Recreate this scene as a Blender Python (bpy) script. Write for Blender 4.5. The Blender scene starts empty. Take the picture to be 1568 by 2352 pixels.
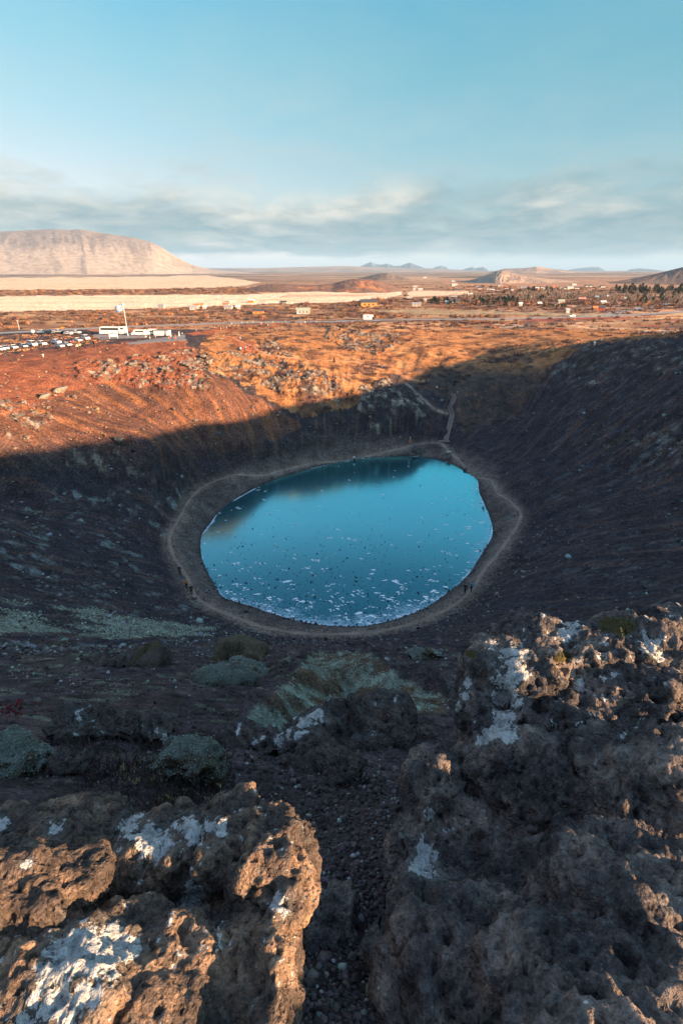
import bpy, bmesh, math, random
import numpy as np
from mathutils import Vector, Matrix, Euler
random.seed(7)
RNG = np.random.default_rng(11)
C = bpy.context.scene.collection
# ------------------------------------------------------------------ camera model (reference pixels are 1568 x 2352)
F, CX, CY, CAMZ = 1230.0, 784.0, 1176.0, 50.0
PITCH = math.radians(24.3)
SP, CP = math.sin(PITCH), math.cos(PITCH)
def proj(x, y, z):
    zz = z - CAMZ
    d = y * CP - zz * SP
    u = y * SP + zz * CP
    ds = np.where(np.abs(d) < 1e-4, 1e-4, d)
    px = CX + F * x / ds
    py = CY - F * u / ds
    px = np.where(d > 0.05, px, -9999.); py = np.where(d > 0.05, py, 9999.)
    return px, py, d
def ray(px, py):
    a = (px - CX) / F; v = (CY - py) / F
    return np.array([a, CP + v * SP, -SP + v * CP])       # per unit depth
def at_depth(px, py, d):
    return np.array([0, 0, CAMZ]) + ray(px, py) * d
def at_z(px, py, z):
    r = ray(px, py)
    return np.array([0, 0, CAMZ]) + r * ((z - CAMZ) / r[2])
def sstep(a, b, x):
    t = np.clip((x - a) / (b - a), 0, 1)
    return t * t * (3 - 2 * t)
# ------------------------------------------------------------------ noise
def _h(ix, iy, iz, seed):
    U = lambda v: np.asarray(v).astype(np.int64).astype(np.uint32)
    with np.errstate(over='ignore'):
        h = U(ix) * np.uint32(374761393) + U(iy) * np.uint32(668265263) + U(iz) * np.uint32(2147483647) + np.uint32((seed * 1274126177) & 0xffffffff)
        h = (h ^ (h >> np.uint32(13))) * np.uint32(1274126177)
        h = (h ^ (h >> np.uint32(16))) * np.uint32(2246822519)
        return h ^ (h >> np.uint32(15))
GC = np.cos(np.arange(256) * (2 * math.pi / 256)); GS = np.sin(np.arange(256) * (2 * math.pi / 256))
def n2(x, y, seed=0):
    x = np.asarray(x, float); y = np.asarray(y, float)
    ix = np.floor(x); iy = np.floor(y); fx = x - ix; fy = y - iy
    ux = fx * fx * fx * (fx * (fx * 6 - 15) + 10); uy = fy * fy * fy * (fy * (fy * 6 - 15) + 10)
    z0 = np.zeros_like(ix)
    def g(dx, dy):
        a = _h(ix + dx, iy + dy, z0, seed) >> np.uint32(24)
        return GC[a] * (fx - dx) + GS[a] * (fy - dy)
    a = g(0, 0) * (1 - ux) + g(1, 0) * ux
    b = g(0, 1) * (1 - ux) + g(1, 1) * ux
    return (a * (1 - uy) + b * uy) * 1.5
def fbm2(x, y, seed=0, octv=4, gain=.5):
    s = 0; a = 1; f = 1
    for i in range(octv):
        s = s + a * n2(x * f + 17.3 * i, y * f - 9.1 * i, seed + i); a *= gain; f *= 2.03
    return s
def n3(x, y, z, seed=0):
    ix = np.floor(x); iy = np.floor(y); iz = np.floor(z); fx = x - ix; fy = y - iy; fz = z - iz
    f5 = lambda t: t * t * t * (t * (t * 6 - 15) + 10)
    ux, uy, uz = f5(fx), f5(fy), f5(fz)
    def g(dx, dy, dz):
        h = _h(ix + dx, iy + dy, iz + dz, seed)
        gx = ((h & 1023) / 511.5) - 1; gy = (((h >> 10) & 1023) / 511.5) - 1; gz = (((h >> 20) & 1023) / 511.5) - 1
        return gx * (fx - dx) + gy * (fy - dy) + gz * (fz - dz)
    r = []
    for dz in (0, 1):
        a = g(0, 0, dz) * (1 - ux) + g(1, 0, dz) * ux
        b = g(0, 1, dz) * (1 - ux) + g(1, 1, dz) * ux
        r.append(a * (1 - uy) + b * uy)
    return (r[0] * (1 - uz) + r[1] * uz) * 1.1
def fbm3(p, sc, seed=0, octv=4, gain=.5, ridged=False):
    s = 0; a = 1; f = sc
    for i in range(octv):
        n = n3(p[:, 0] * f + 13.1 * i, p[:, 1] * f + 5.7 * i, p[:, 2] * f - 3.3 * i, seed + i)
        if ridged: n = 1 - 2 * np.abs(n)
        s = s + a * n; a *= gain; f *= 2.05
    return s
def cell3(p, sc, seed=0):
    """distance to the nearest jittered cell point (worley F1), in cell units, and a hash of that cell"""
    q = p * sc; b = np.floor(q); best = np.full(len(p), 9.); hid = np.zeros(len(p))
    for dx in (-1, 0, 1):
        for dy in (-1, 0, 1):
            for dz in (-1, 0, 1):
                c = b + np.array([dx, dy, dz])
                h = _h(c[:, 0], c[:, 1], c[:, 2], seed)
                o = np.stack([(h & 1023) / 1023., ((h >> 10) & 1023) / 1023., ((h >> 20) & 1023) / 1023.], 1)
                d = np.linalg.norm(c + o - q, axis=1)
                m = d < best
                best = np.where(m, d, best); hid = np.where(m, (h % 997) / 997., hid)
    return best, hid
def inpoly(px, py, poly):
    px = np.asarray(px); py = np.asarray(py)
    r = np.zeros(px.shape, bool); n = len(poly); pa = np.array(poly, float)
    if px.ndim == 1 and len(px) > 5000:
        bb = (px >= pa[:, 0].min()) & (px <= pa[:, 0].max()) & (py >= pa[:, 1].min()) & (py <= pa[:, 1].max()); ix = np.nonzero(bb)[0]
        if len(ix) < len(px):
            if len(ix): r[ix] = inpoly(px[ix], py[ix], poly)
            return r
    for i in range(n):
        x0, y0 = poly[i]; x1, y1 = poly[(i + 1) % n]
        if y0 == y1: continue
        c = (y0 > py) != (y1 > py)
        r ^= c & (px < (x1 - x0) * (py - y0) / (y1 - y0) + x0)
    return r
def dpoly(px, py, pts, closed=False):
    """distance to a polyline, and the parameter of the nearest point along it"""
    best = np.full(np.shape(px), 1e9); par = np.zeros(np.shape(px)); n = len(pts); L = 0.
    for i in range(n if closed else n - 1):
        ax, ay = pts[i]; bx, by = pts[(i + 1) % n]
        vx, vy = bx - ax, by - ay; l2 = vx * vx + vy * vy + 1e-9
        t = np.clip(((px - ax) * vx + (py - ay) * vy) / l2, 0, 1)
        d = np.hypot(px - ax - t * vx, py - ay - t * vy)
        m = d < best
        best = np.where(m, d, best); par = np.where(m, L + t * math.sqrt(l2), par); L += math.sqrt(l2)
    return best, par
# ------------------------------------------------------------------ terrain control points  (pixel x, pixel y, height)
SHORE_PX = [(461,1270),(463,1230),(486,1198),(510,1170),(560,1135),(620,1105),(700,1080),(760,1065),(815,1055),(870,1050),(930,1047),(990,1053),(1025,1060),(1060,1078),(1095,1100),(1100,1130),(1115,1165),(1127,1195),(1130,1230),(1110,1265),(1075,1320),(1030,1360),(970,1400),(900,1425),(840,1438),(790,1440),(720,1433),(660,1420),(610,1405),(550,1385),(510,1370),(488,1335),(470,1300)]
PATH_PX = [(1005,1016,2.2),(940,1023,2.2),(870,1031,2.2),(800,1040,2.3),(720,1051,2.5),(660,1065,2.6),(600,1080,2.8),(560,1087,3),(520,1096,3),(480,1111,2.9),(450,1132,2.8),(430,1157,2.8),(412,1190,2.8),(395,1217,2.8),(389,1242,2.6),(400,1277,2.4),(420,1312,2.3),(440,1347,2.1),(450,1372,2),(490,1396,1.9),(550,1421,1.8),(600,1440,1.7),(680,1453,1.6),(760,1457,1.6),(850,1452,1.6),(920,1440,1.6),(990,1415,1.6),(1050,1385,1.6),(1085,1350,1.5),(1110,1310,1.5),(1140,1275,1.6),(1165,1240,1.8),(1185,1210,2),(1195,1180,2.1),(1172,1152,2),(1140,1131,1.7),(1130,1107,1.6),(1090,1082,1.5),(1055,1055,1.6),(1030,1035,1.9)]
CTRL_PX = [
 (0,830,27),(0,880,26),(0,950,24.5),(0,1035,21),(0,1100,16.5),(0,1200,18),(0,1300,19),(0,1400,29),(0,1480,36),(0,1560,41),(0,1650,44.5),
 (100,815,27.2),(150,870,25.2),(150,950,21.8),(200,1100,12.5),(200,1200,10),(200,1300,12.5),(200,1400,19),(200,1460,28),(300,790,27.8),(300,870,23.7),(300,950,18),
 (420,782,27),(400,1440,17),(400,1480,29),(500,900,20.8),(500,1000,11.8),(400,1050,12.6),(600,870,19.1),(600,950,13),(700,1000,7.6),(600,800,24),(560,775,25),(460,830,23.7),
 (700,900,16.7),(800,950,10.7),(800,870,17.7),(800,800,21.5),(870,845,17.8),(870,790,21),(850,743,25.5),(740,760,24.3),(780,747,25),(930,775,22.5),(1000,800,21),(1000,760,23),
 (960,862,15.8),(1040,925,10),(1030,960,6.5),(940,960,9.2),(1100,820,18.5),(1100,900,13),(1200,950,8),(1200,850,19),(1200,800,22.5),(1200,762,23),
 (1300,900,18),(1400,850,24),(1340,793,26),(1363,788,28),(1450,1000,17),(1450,900,22.5),(1300,1000,11.5),(1300,1100,8),(1450,1100,13),(1200,1050,4.5),(1568,900,26),(1568,1050,19),(1568,1200,17),(1568,1350,26),
 (1568,800,31),(1568,768,33.5),(1460,778,31),(1500,830,28.5),(1300,1200,9),(1300,1300,15),(1450,1200,13.5),(1450,1320,20),(1200,1400,18),(1000,1450,18),(1150,1330,6),(1250,1170,5.5),
 (784,1478,31.5),(600,1490,32.5),(1000,1490,33),(784,1520,37.6),(784,1492,36.0),(880,1525,37.4),(700,1530,37.9),(784,1560,39.5),(600,1560,39.2),(1000,1560,39.4),(784,1650,43.4),(500,1650,43.6),(1050,1650,43.4),(784,1750,45.6),(400,1750,46),(1100,1750,45.6),(784,1900,46.9),(400,1900,47.3),(1200,1900,47.0),(784,2100,47.6),(784,2300,48.0),(300,2300,48.1),(1300,2300,48.2),(200,1560,40.6),
 (300,1500,34.5),(1200,1500,36),(1400,1500,37.5),(1300,1600,42.5)]
CTRL_W = [(0,-1,48.35),(0,-4,48.6),(0,-15,46.5),(0,-40,38),(-25,-12,47),(22,-12,48.6),(-8,1,48.4),(8,1,48.6),(20,4,50.5),(40,8,52),(56,12,53.6),(70,18,54.6),(84,34,52.8),(93,60,48.8),(99,90,44.5),(103,120,39.5),(100,150,35),(60,-30,46),(95,0,49),(115,50,43),(125,100,36),(120,160,29),(110,200,26),(40,16,47),(58,32,42),(70,55,34),(74,80,27),
 (-22,6,46.5),(-45,20,43),(-66,42,39),(-80,75,35),(-90,112,31.5),(-99,140,29),(-60,-10,38),(-90,30,32),(-110,90,27),(-118,150,24),(-110,180,24.3),
 (-10,75,-3),(0,85,-4),(8,100,-5),(-8,115,-5),(10,125,-4),(14,140,-3),(-14,100,-4),(-4,135,-3.5),(18,105,-4),(4,148,-1.5),
 (-125,210,23.2),(-95,215,23.8),(-100,250,23),(-60,245,23.2),(-60,290,23),(0,300,23.2),(60,320,23),(120,300,23),(150,240,23.5),(150,180,24),(-160,150,23),(-150,60,25),(160,80,26),(-200,250,23),(200,250,23),(-100,-80,25),(100,-80,28),(0,-110,24),(-160,-20,24),(180,0,27),(-60,330,23),(-180,330,23),(180,330,23),(60,370,23),(-120,400,23),(0,400,23),(0,-180,23),(-230,50,23),(240,80,23),(-200,-120,23),(220,-120,23)]
SHORE = np.array([at_z(x, y, 0.0)[:2] for x, y in SHORE_PX])
# smooth shoreline (Catmull-Rom) with a small wobble
def catmull(P, n, closed=True):
    P = np.asarray(P, float); N = len(P); out = []
    for i in range(N if closed else N - 1):
        if closed: p0, p1, p2, p3 = P[(i - 1) % N], P[i], P[(i + 1) % N], P[(i + 2) % N]
        else: p0, p1, p2, p3 = P[max(i - 1, 0)], P[i], P[i + 1], P[min(i + 2, N - 1)]
        for k in range(n):
            t = k / n
            out.append(.5 * ((2 * p1) + (-p0 + p2) * t + (2 * p0 - 5 * p1 + 4 * p2 - p3) * t * t + (-p0 + 3 * p1 - 3 * p2 + p3) * t ** 3))
    if not closed: out.append(P[-1])
    return np.array(out)
SHORE_S = catmull(SHORE, 4)
PATH = np.array([at_z(x, y, z) for x, y, z in PATH_PX])
PATH_S = catmull(PATH[:, :2], 3, closed=True)
pts = [at_z(x, y, .12) for x, y in SHORE_PX] + list(PATH) + [at_z(*c) for c in CTRL_PX] + [np.array(c, float) for c in CTRL_W]
# just inside the shore: below the ice
cen = SHORE.mean(0)
for p in SHORE: pts.append(np.array([*(p + (cen - p) * .07), -.5]))
PTS = np.array(pts, float)
SC = 50.
def _tps(d2):
    return np.where(d2 > 1e-12, d2 * np.log(d2 + 1e-12) * .5, 0)
def _fit(P):
    q = P[:, :2] / SC; n = len(q)
    K = _tps(((q[:, None] - q[None]) ** 2).sum(2)) + np.eye(n) * 2e-4
    T = np.hstack([np.ones((n, 1)), q]); A = np.zeros((n + 3, n + 3))
    A[:n, :n] = K; A[:n, n:] = T; A[n:, :n] = T.T
    return np.linalg.solve(A, np.concatenate([P[:, 2], np.zeros(3)])), q
WTS, QC = _fit(PTS)
def base_h(x, y):
    x = np.asarray(x, float); y = np.asarray(y, float); out = np.full(x.shape, 23.0)
    r = np.hypot(x, y - 100)
    m = r < 360
    if m.any():
        X = np.stack([x[m], y[m]], 1) / SC; res = np.empty(len(X)); n = len(QC)
        for s in range(0, len(X), 40000):
            q = X[s:s + 40000]
            d2 = ((q[:, None, 0] - QC[None, :, 0]) ** 2 + (q[:, None, 1] - QC[None, :, 1]) ** 2)
            res[s:s + 40000] = _tps(d2) @ WTS[:n] + WTS[n] + q @ WTS[n + 1:]
        w = 1 - sstep(230, 355, r[m])
        out[m] = 23 + (res - 23) * w
    return out
# ------------------------------------------------------------------ terrain zones (reference-pixel polygons projected onto the ground)
ROCKY = [[(170,835),(300,825),(440,800),(470,850),(500,900),(330,885),(180,870)],[(-120,930),(0,925),(60,925),(130,960),(125,1000),(40,1010),(0,1000),(-120,1000)],
         [(570,800),(640,780),(690,830),(800,880),(780,940),(660,910),(560,870),(470,860),(470,815)],[(830,760),(905,755),(925,790),(880,815),(800,800),(740,780),(760,752)],
         [(1330,790),(1568,768),(2000,740),(2000,880),(1568,860),(1440,870),(1330,900),(1240,860),(1290,820)],[(800,900),(900,870),(1000,940),(930,990),(820,970)],[(140,1040),(270,1030),(330,1090),(180,1120)],
         [(1350,1000),(1568,960),(1568,1060),(1440,1080)],[(1080,1060),(1160,1090),(1130,1110),(1060,1080),(1010,1050),(1010,1030)],[(1150,1120),(1210,1160),(1190,1300),(1120,1330),(1150,1240)]]
REDS = [[(-900,850),(-300,830),(0,812),(200,793),(300,783),(425,778),(445,800),(470,850),(450,880),(330,890),(220,880),(0,960),(-900,1020)]]
REDS2 = [[(-900,960),(0,900),(330,870),(470,850),(640,940),(700,980),(560,1040),(330,1080),(130,1080),(0,1080),(-900,1160)]]
GRASSB = [[(455,795),(500,758),(640,742),(740,755),(790,742),(880,742),(1000,752),(1200,756),(1420,757),(1568,748),(2200,735),(2200,760),(1568,770),(1345,792),(1255,850),(1230,900),(1160,960),(1060,1000),(1045,930),(1010,905),(900,860),(860,880),(820,930),(700,960),(620,920),(540,870),(480,850)]]
REDPATH_PX = [(423,770,24.5),(470,762,24.3),(520,752,24.2),(600,748,24.5),(660,742,25),(740,741,25.3)]
MOSSL = [(-500,1350),(0,1378),(120,1392),(230,1405),(330,1425),(470,1440),(480,1462),(380,1462),(250,1468),(120,1452),(0,1452),(-500,1440)]
MOSSL2 = [(40,1490),(150,1475),(230,1500),(180,1540),(40,1535)]
MOSSR = [(705,1492),(770,1484),(855,1486),(900,1520),(925,1550),(1010,1580),(1040,1600),(1035,1655),(900,1650),(800,1620),(690,1660),(650,1690),(560,1700),(525,1690),(560,1640),(590,1600),(660,1545)]
FIELDS = [  # (polygon, albedo)
 ([(-400,640),(300,636),(480,632),(600,648),(520,660),(300,664),(-400,668)], (.62,.50,.35)),
 ([(-400,684),(0,680),(574,676),(700,671),(820,667),(938,668),(900,684),(800,694),(640,697),(574,700),(330,709),(0,716),(-400,722)], (.74,.60,.43)),
 ([(948,668),(1068,668),(1075,676),(1000,679),(930,684)], (.66,.53,.38)),
 ([(830,714),(994,711),(1220,717),(1440,722),(1452,724.5),(1330,726),(1169,723.5),(994,722),(900,719)], (.34,.27,.17)),
 ([(1465,729),(1580,716),(1900,690),(1900,715),(1580,731),(1480,734)], (.55,.38,.2)),
]
SCRUB = [([(-400,668),(300,664),(560,661),(600,664),(574,676),(0,680),(-400,684)], (.10,.062,.05)),
 ([(-400,722),(0,716),(330,709),(574,701),(900,686),(1000,690),(1200,712),(994,711),(830,713),(900,719),(1169,724),(1150,731),(840,731),(574,737),(0,760),(-400,790)], (.15,.085,.052)),
 ([(1000,684),(1220,690),(1568,690),(1568,713),(1433,722),(1220,716),(1090,709)], (.17, .115, .10)), ([(1040,680),(1190,676),(1330,674),(1568,662),(1568,690),(1220,690),(1050,690)], (.19, .145, .125)), ([(1000,640),(1568,640),(1568,660),(1330,674),(1190,676),(1040,668)], (.32, .19, .13))]
ROAD_PX = [(-300,793),(0,763.5),(200,753),(400,745.5),(574,739.5),(626,737.5),(720,735.4),(839,733.6),(960,732.6),(1091,731.8),(1169,730.8),(1312,727.5),(1433,723.5),(1500,719.5),(1568,715),(1750,702)]
ROAD = np.array([at_z(x, y, 23.2)[:2] for x, y in ROAD_PX])
LOT_PX = [(190,772),(236,764),(270,767),(330,768),(390,771),(395,777),(420,770),(426,782),(290,788),(262,786),(300,776),(235,778)]
SPUR = np.array([at_z(x, y, 23.2)[:2] for x, y in [(1400,722),(1450,713),(1500,704),(1568,692)]])
LOT_PX = [(212,771),(232,763),(300,765),(345,768),(335,776),(262,778),(232,780)]
PLAT_PX = [(290,788),(330,781),(424,768),(429,782),(350,787),(300,792)]
TRAIL_PX = [(1005,1016,2.3),(1030,905,11.6),(1003,893,12.5),(975,882,13.6),(940,863,16.6),(905,848,17.3),(862,845,17.8),(800,837,18.6),(700,832,20.5),(640,822,22),(600,810,23.5),(570,795,24.3),(535,780,24.8),(520,768,24.6)]
TRAIL = np.array([at_z(x, y, z)[:2] for x, y, z in TRAIL_PX[3:]])
TRAIL2 = np.array([at_z(x, y, z)[:2] for x, y, z in [(1030,935,9.6),(1000,925,11),(960,900,13.4),(935,880,15)]])
RIMTRAIL = np.array([at_z(x, y, z)[:2] for x, y, z in [(740,742,25.3),(850,747,25),(950,760,22.8),(1060,776,22),(1180,782,23.4),(1260,786,24.5),(1340,789,26.5)]])
PATH_3 = catmull(PATH, 2); PATH_D = [tuple(p[:2]) for p in PATH_3]; PATH_L = np.r_[0, np.cumsum(np.linalg.norm(np.diff(np.r_[PATH_3, PATH_3[:1]][:, :2], axis=0), axis=1))]; PATH_Z = np.r_[PATH_3[:, 2], PATH_3[0, 2]]
def gnoise_detail(x, y, px, py, r, bz):
    """metric relief on top of the control surface"""
    z = np.zeros(x.shape)
    def gated(m, f, dflt):
        o = np.full(x.shape, dflt)
        if m.any(): o[m] = f(x[m], y[m])
        return o
    nl = (np.abs(x) < 75) & (np.abs(y - 105) < 75)
    dsh = gated(nl, lambda a, b: dpoly(a, b, [tuple(p) for p in SHORE], True)[0], 99.)
    ins = gated(nl, lambda a, b: inpoly(a, b, [tuple(p) for p in SHORE_S]), False)
    dpa = gated(nl, lambda a, b: dpoly(a, b, [tuple(p[:2]) for p in catmull(PATH[:, :2], 2)], True)[0], 99.)
    calm = np.clip(np.minimum(dpa / 5., 1), .12, 1) * np.where(ins, 0.05, np.clip(dsh / 7., .06, 1))
    flat = np.zeros(x.shape)
    drd = gated((r > 200) & (r < 1500) & (py > 690), lambda a, b: dpoly(a, b, [tuple(p) for p in ROAD])[0], 99.); flat = np.maximum(flat, 1 - sstep(6, 14, drd))
    for P in (LOT_PX, PLAT_PX): flat = np.maximum(flat, inpoly(px, py, P) * 1.)
    calm = calm * (1 - .92 * flat)
    rocky = np.zeros(x.shape)
    wx = n2(px / 30, py / 18, 5) * 14; wy = n2(px / 30, py / 18, 6) * 9
    for P in ROCKY: rocky = np.maximum(rocky, inpoly(px + wx, py + wy, P) * 1.)
    step = np.maximum(r * .0045, .004)
    for k, (lam, amp) in enumerate(((14, .34), (6, .26), (2.6, .2), (1.2, .12), (.55, .055), (.25, .024), (.11, .012))):
        near = np.clip(r / (lam * 2.2), 0.12, 1)
        w = sstep(1.5, 3.5, lam / step) * amp * near
        m = w > .004
        if m.any(): z[m] += w[m] * n2(x[m] / lam, y[m] / lam, 40 + k)
    # slope gullies running down to the lake
    th = np.arctan2(y - 105, x) ; rc = np.hypot(x, y - 105)
    g = gated(rc < 150, lambda a, b: fbm2(np.arctan2(b - 105, a) * 22, np.hypot(a, b - 105) / 40, 71, 3), 0.)
    z = z + .35 * g * sstep(45, 60, rc) * (1 - sstep(120, 150, rc)) * np.clip(r / 40, 0, 1)
    # blocky outcrops
    rk = rocky > 0
    b1 = gated(rk, lambda a, b: 1 - 2 * np.abs(n2(a / 4.5, b / 4.5, 90)), 0.); b2 = gated(rk, lambda a, b: 1 - 2 * np.abs(n2(a / 1.7, b / 1.7, 91)), 0.); b3 = gated(rk, lambda a, b: n2(a / .8, b / .8, 92), 0.)
    z = z + rocky * (.45 * b1 + .42 * b2 + .35 * b3) * np.clip(r / 40, .15, 1) * .8
    # brush-covered unevenness of the plain
    far = sstep(230, 330, np.hypot(x, y - 100))
    z = z + far * (1 - flat) * (.5 * fbm2(x / 16, y / 16, 120, 3) + 1.2 * n2(x / 170, y / 170, 125) )
    # moss ridge and mounds below the camera
    dm = gated((px > 480) & (px < 1080) & (py > 1470) & (py < 1720) & (r < 40), lambda a, b: 0. * a, 1.); im = dm == 0; mrs = np.zeros(x.shape)
    if im.any(): mrs[im] = inpoly(px[im] + wx[im] * .4, py[im] + wy[im] * .4, MOSSR) * sstep(0, 34, dpoly(px[im], py[im], MOSSR, True)[0])
    mr = mrs * np.clip(r / 9, .3, 1) * (1 - sstep(24, 34, r))
    z = z + mr * (.62 + .36 * n2(x / 1.5, y / .9, 131) + .15 * n2(x / .55, y / .36, 132) + .10 * n2(x / .22, y / .2, 133))
    z = z * calm; h0 = bz + z
    pm = np.nonzero(dpa < 5.)[0]
    if len(pm):
        dd, par = dpoly(x[pm], y[pm], PATH_D, True); zp = np.interp(par, PATH_L, PATH_Z); h0[pm] += (zp + .15 * z[pm] - h0[pm]) * (1 - sstep(.7, 4.5, dd))
        h0[pm] = np.minimum(h0[pm], .05 + dsh[pm] * .62)
    h0 = np.where(ins, np.minimum(h0, -.04 - .03 * dsh), np.where(dsh < 90, np.maximum(h0, .03 + .05 * np.minimum(dsh, 8)), h0))
    return h0 - bz, rocky, ins, dsh, dpa, drd
def H(x, y):
    x = np.atleast_1d(np.asarray(x, float)); y = np.atleast_1d(np.asarray(y, float))
    bz = base_h(x, y); px, py, _ = proj(x, y, bz)
    return bz + gnoise_detail(x, y, px, py, np.hypot(x, y), bz)[0]
def G(px, py, dmin=None, dmax=3000.):
    """the ground point under a reference pixel"""
    rr = ray(px, py); lo = dmin or .6
    ds = np.geomspace(lo, dmax, 900)
    P = np.array([0, 0, CAMZ])[:, None] + rr[:, None] * ds
    hit = np.nonzero(P[2] < H(P[0], P[1]))[0]
    if not len(hit): return at_z(px, py, 23.)
    k = hit[0]; ds = np.linspace(ds[max(k - 1, 0)], ds[k], 24)
    P = np.array([0, 0, CAMZ])[:, None] + rr[:, None] * ds
    h = H(P[0], P[1]); k = np.argmax(P[2] < h)
    return np.array([P[0, k], P[1, k], h[k]])
# ------------------------------------------------------------------ terrain mesh: log-polar sheet, fine where the photo looks
def rings():
    rs = [.02, .05, .1, .17, .25, .35, .45]
    while rs[-1] < 42000:
        r = rs[-1]
        q = .014 if r < 14 else .009 if r < 60 else .0042 if r < 330 else .011 if r < 3000 else .03
        rs.append(r * (1 + q))
    return np.array(rs)
RS = rings()
TH = np.concatenate([np.radians(np.arange(-41, 41.01, .088)), np.radians(np.arange(43, 318, 2.5))])   # clockwise from +Y
NR, NT = len(RS), len(TH)
X = RS[:, None] * np.sin(TH)[None]; Y = RS[:, None] * np.cos(TH)[None]
X = X.ravel(); Y = Y.ravel(); R = np.hypot(X, Y)
BZ = base_h(X, Y); PX, PY, _ = proj(X, Y, BZ)
DZ, ROCK, INS, DSH, DPA, DRD = gnoise_detail(X, Y, PX, PY, R, BZ)
ROCK = ROCK * sstep(-.15, .25, fbm2(X / 6, Y / 6, 95, 3))
Z = BZ + DZ
PX, PY, DEP = proj(X, Y, Z)
# ---- albedo
def mix(c, col, w):
    return c + (np.asarray(col)[None] - c) * np.clip(w, 0, 1)[:, None]
wx = n2(PX / 26, PY / 14, 201) * 12; wy = n2(PX / 26, PY / 14, 202) * 6
WX, WY = PX + wx, PY + wy
th = np.arctan2(Y - 105, X); rc = np.hypot(X, Y - 105)
streak = fbm2(th * 34 + n2(X / 14, Y / 14, 211) * .5, rc / 26, 210, 4)
streak2 = fbm2(th * 90, rc / 12, 215, 3)
blot = fbm2(X / 9, Y / 9, 220, 4); blot2 = fbm2(X / 2.2, Y / 2.2, 225, 4)
COL = np.tile(np.array([[.053, .042, .044]]), (len(X), 1))
COL = mix(COL, (.105, .066, .054), sstep(-.1, .7, streak + .3 * blot))
COL = mix(COL, (.040, .038, .046), sstep(-.1, .5, streak2))
def inz(polys, ax=WX, ay=WY):
    w = np.zeros(len(X))
    for P in polys: w = np.maximum(w, inpoly(ax, ay, P) * 1.)
    return w
GR = np.zeros(len(X)); MO = np.zeros(len(X))
crater = (R > 1) & (rc < 260) & (PY > 735)
# right-hand slope: pale lichen on dark rock
wr = ((PX > 1000) & (PY > 770) & (PY < 1450)) * sstep(1050, 1350, PX)
COL = mix(COL, (.15, .175, .17), wr * sstep(.35, .85, blot2 + .45 * blot + .35 * streak2 + .35 * n2(X / .8, Y / .8, 228)) * (.3 + .7 * ROCK))
wl = ((PX < 520) & (PY > 1120) & (PY < 1500)) * 1.
COL = mix(COL, (.16, .18, .17), wl * sstep(.1, .8, blot2 + .5 * blot - .2))
# red scoria wall
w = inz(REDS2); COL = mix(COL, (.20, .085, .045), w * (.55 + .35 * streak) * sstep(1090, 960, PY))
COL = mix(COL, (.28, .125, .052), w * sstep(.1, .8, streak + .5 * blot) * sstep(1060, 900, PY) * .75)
w = inz(REDS); ROCK = np.where((w > .5) & (ROCK < .25), 0, ROCK); COL = mix(COL, (.25, .092, .050), w * (.9 + .2 * blot)); COL = mix(COL, (.29, .14, .06), w * sstep(.25, .8, streak + .4 * blot2) * .5)
# dry grass of the far bowl
w = inz(GRASSB) * (1 - .75 * ROCK); GR = np.maximum(GR, w)
gc = np.tile(np.array([[.36, .165, .068]]), (len(X), 1))
gc = mix(gc, (.45, .25, .12), sstep(0, .8, fbm2(X / 14, Y / 5, 231, 4)))
gc = mix(gc, (.15, .075, .042), sstep(.0, .55, fbm2(X / 7, Y / 7, 236, 4)))
gc = mix(gc, (.10, .06, .05), sstep(.25, .6, fbm2(X / 18, Y / 18, 237, 4)) * .8)
COL = COL + (gc - COL) * w[:, None]
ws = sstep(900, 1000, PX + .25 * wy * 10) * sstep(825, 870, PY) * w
COL = mix(COL, (.070, .057, .052), ws * (.92 + .2 * blot2))  # shade on the bowl's right side painted into the grass colour
# bare rock
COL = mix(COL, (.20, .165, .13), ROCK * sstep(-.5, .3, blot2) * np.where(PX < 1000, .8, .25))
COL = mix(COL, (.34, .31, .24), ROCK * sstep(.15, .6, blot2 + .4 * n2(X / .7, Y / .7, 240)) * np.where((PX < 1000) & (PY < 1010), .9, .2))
# plain
plain = sstep(225, 270, np.hypot(X, Y - 100)) * (1 - GR) + ((PY < 757) & (R > 225))
plain = np.clip(plain, 0, 1)
pc = np.tile(np.array([[.30, .175, .10]]), (len(X), 1))
pn = fbm2(X / 60, Y / 35, 250, 5, .6); pn2 = fbm2(X / 14, Y / 9, 255, 4, .6)
pc = mix(pc, (.12, .072, .06), sstep(.05, .6, pn + .35 * pn2)); pc = mix(pc, (.50, .33, .20), sstep(.15, .7, -pn + .5 * pn2))
pc = mix(pc, (.30, .10, .05), sstep(.4, .7, fbm2(X / 30, Y / 20, 260, 3)) * (R < 420))
far = sstep(700, 2500, R)
mo = np.tile(np.array([[.25, .185, .14]]), (len(X), 1))
mo = mix(mo, (.38, .27, .18), sstep(0, .5, fbm2(X / 700, Y / 500, 265, 4))); mo = mix(mo, (.11, .10, .085), sstep(.05, .5, fbm2(X / 420, Y / 420, 268, 4)))
pc = pc + (mo - pc) * far[:, None]
COL = COL + (pc - COL) * plain[:, None]
wx = n2(PX / 60, PY / 9, 271) * 16; wy = n2(PX / 40, PY / 6, 272) * 1.6
for P, c in SCRUB:
    w = inpoly(PX + wx, PY + wy, P) * (.62 + .25 * np.clip(pn, -1, 1)); COL = mix(COL, c, w)
    COL = mix(COL, (.42, .25, .13), sstep(0, .3, w) * sstep(.1, .5, fbm2(X / 40, Y / 14, 275, 4)) * .9)
for P, c in FIELDS:
    w = inpoly(PX + wx, PY + wy, P) * 1.
    COL = mix(COL, c, w * .95); COL = mix(COL, np.array(c) * (.72, .62, .5), w * sstep(.1, .6, fbm2(X / 160, Y / 18, 280, 4)) * .75)
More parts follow.
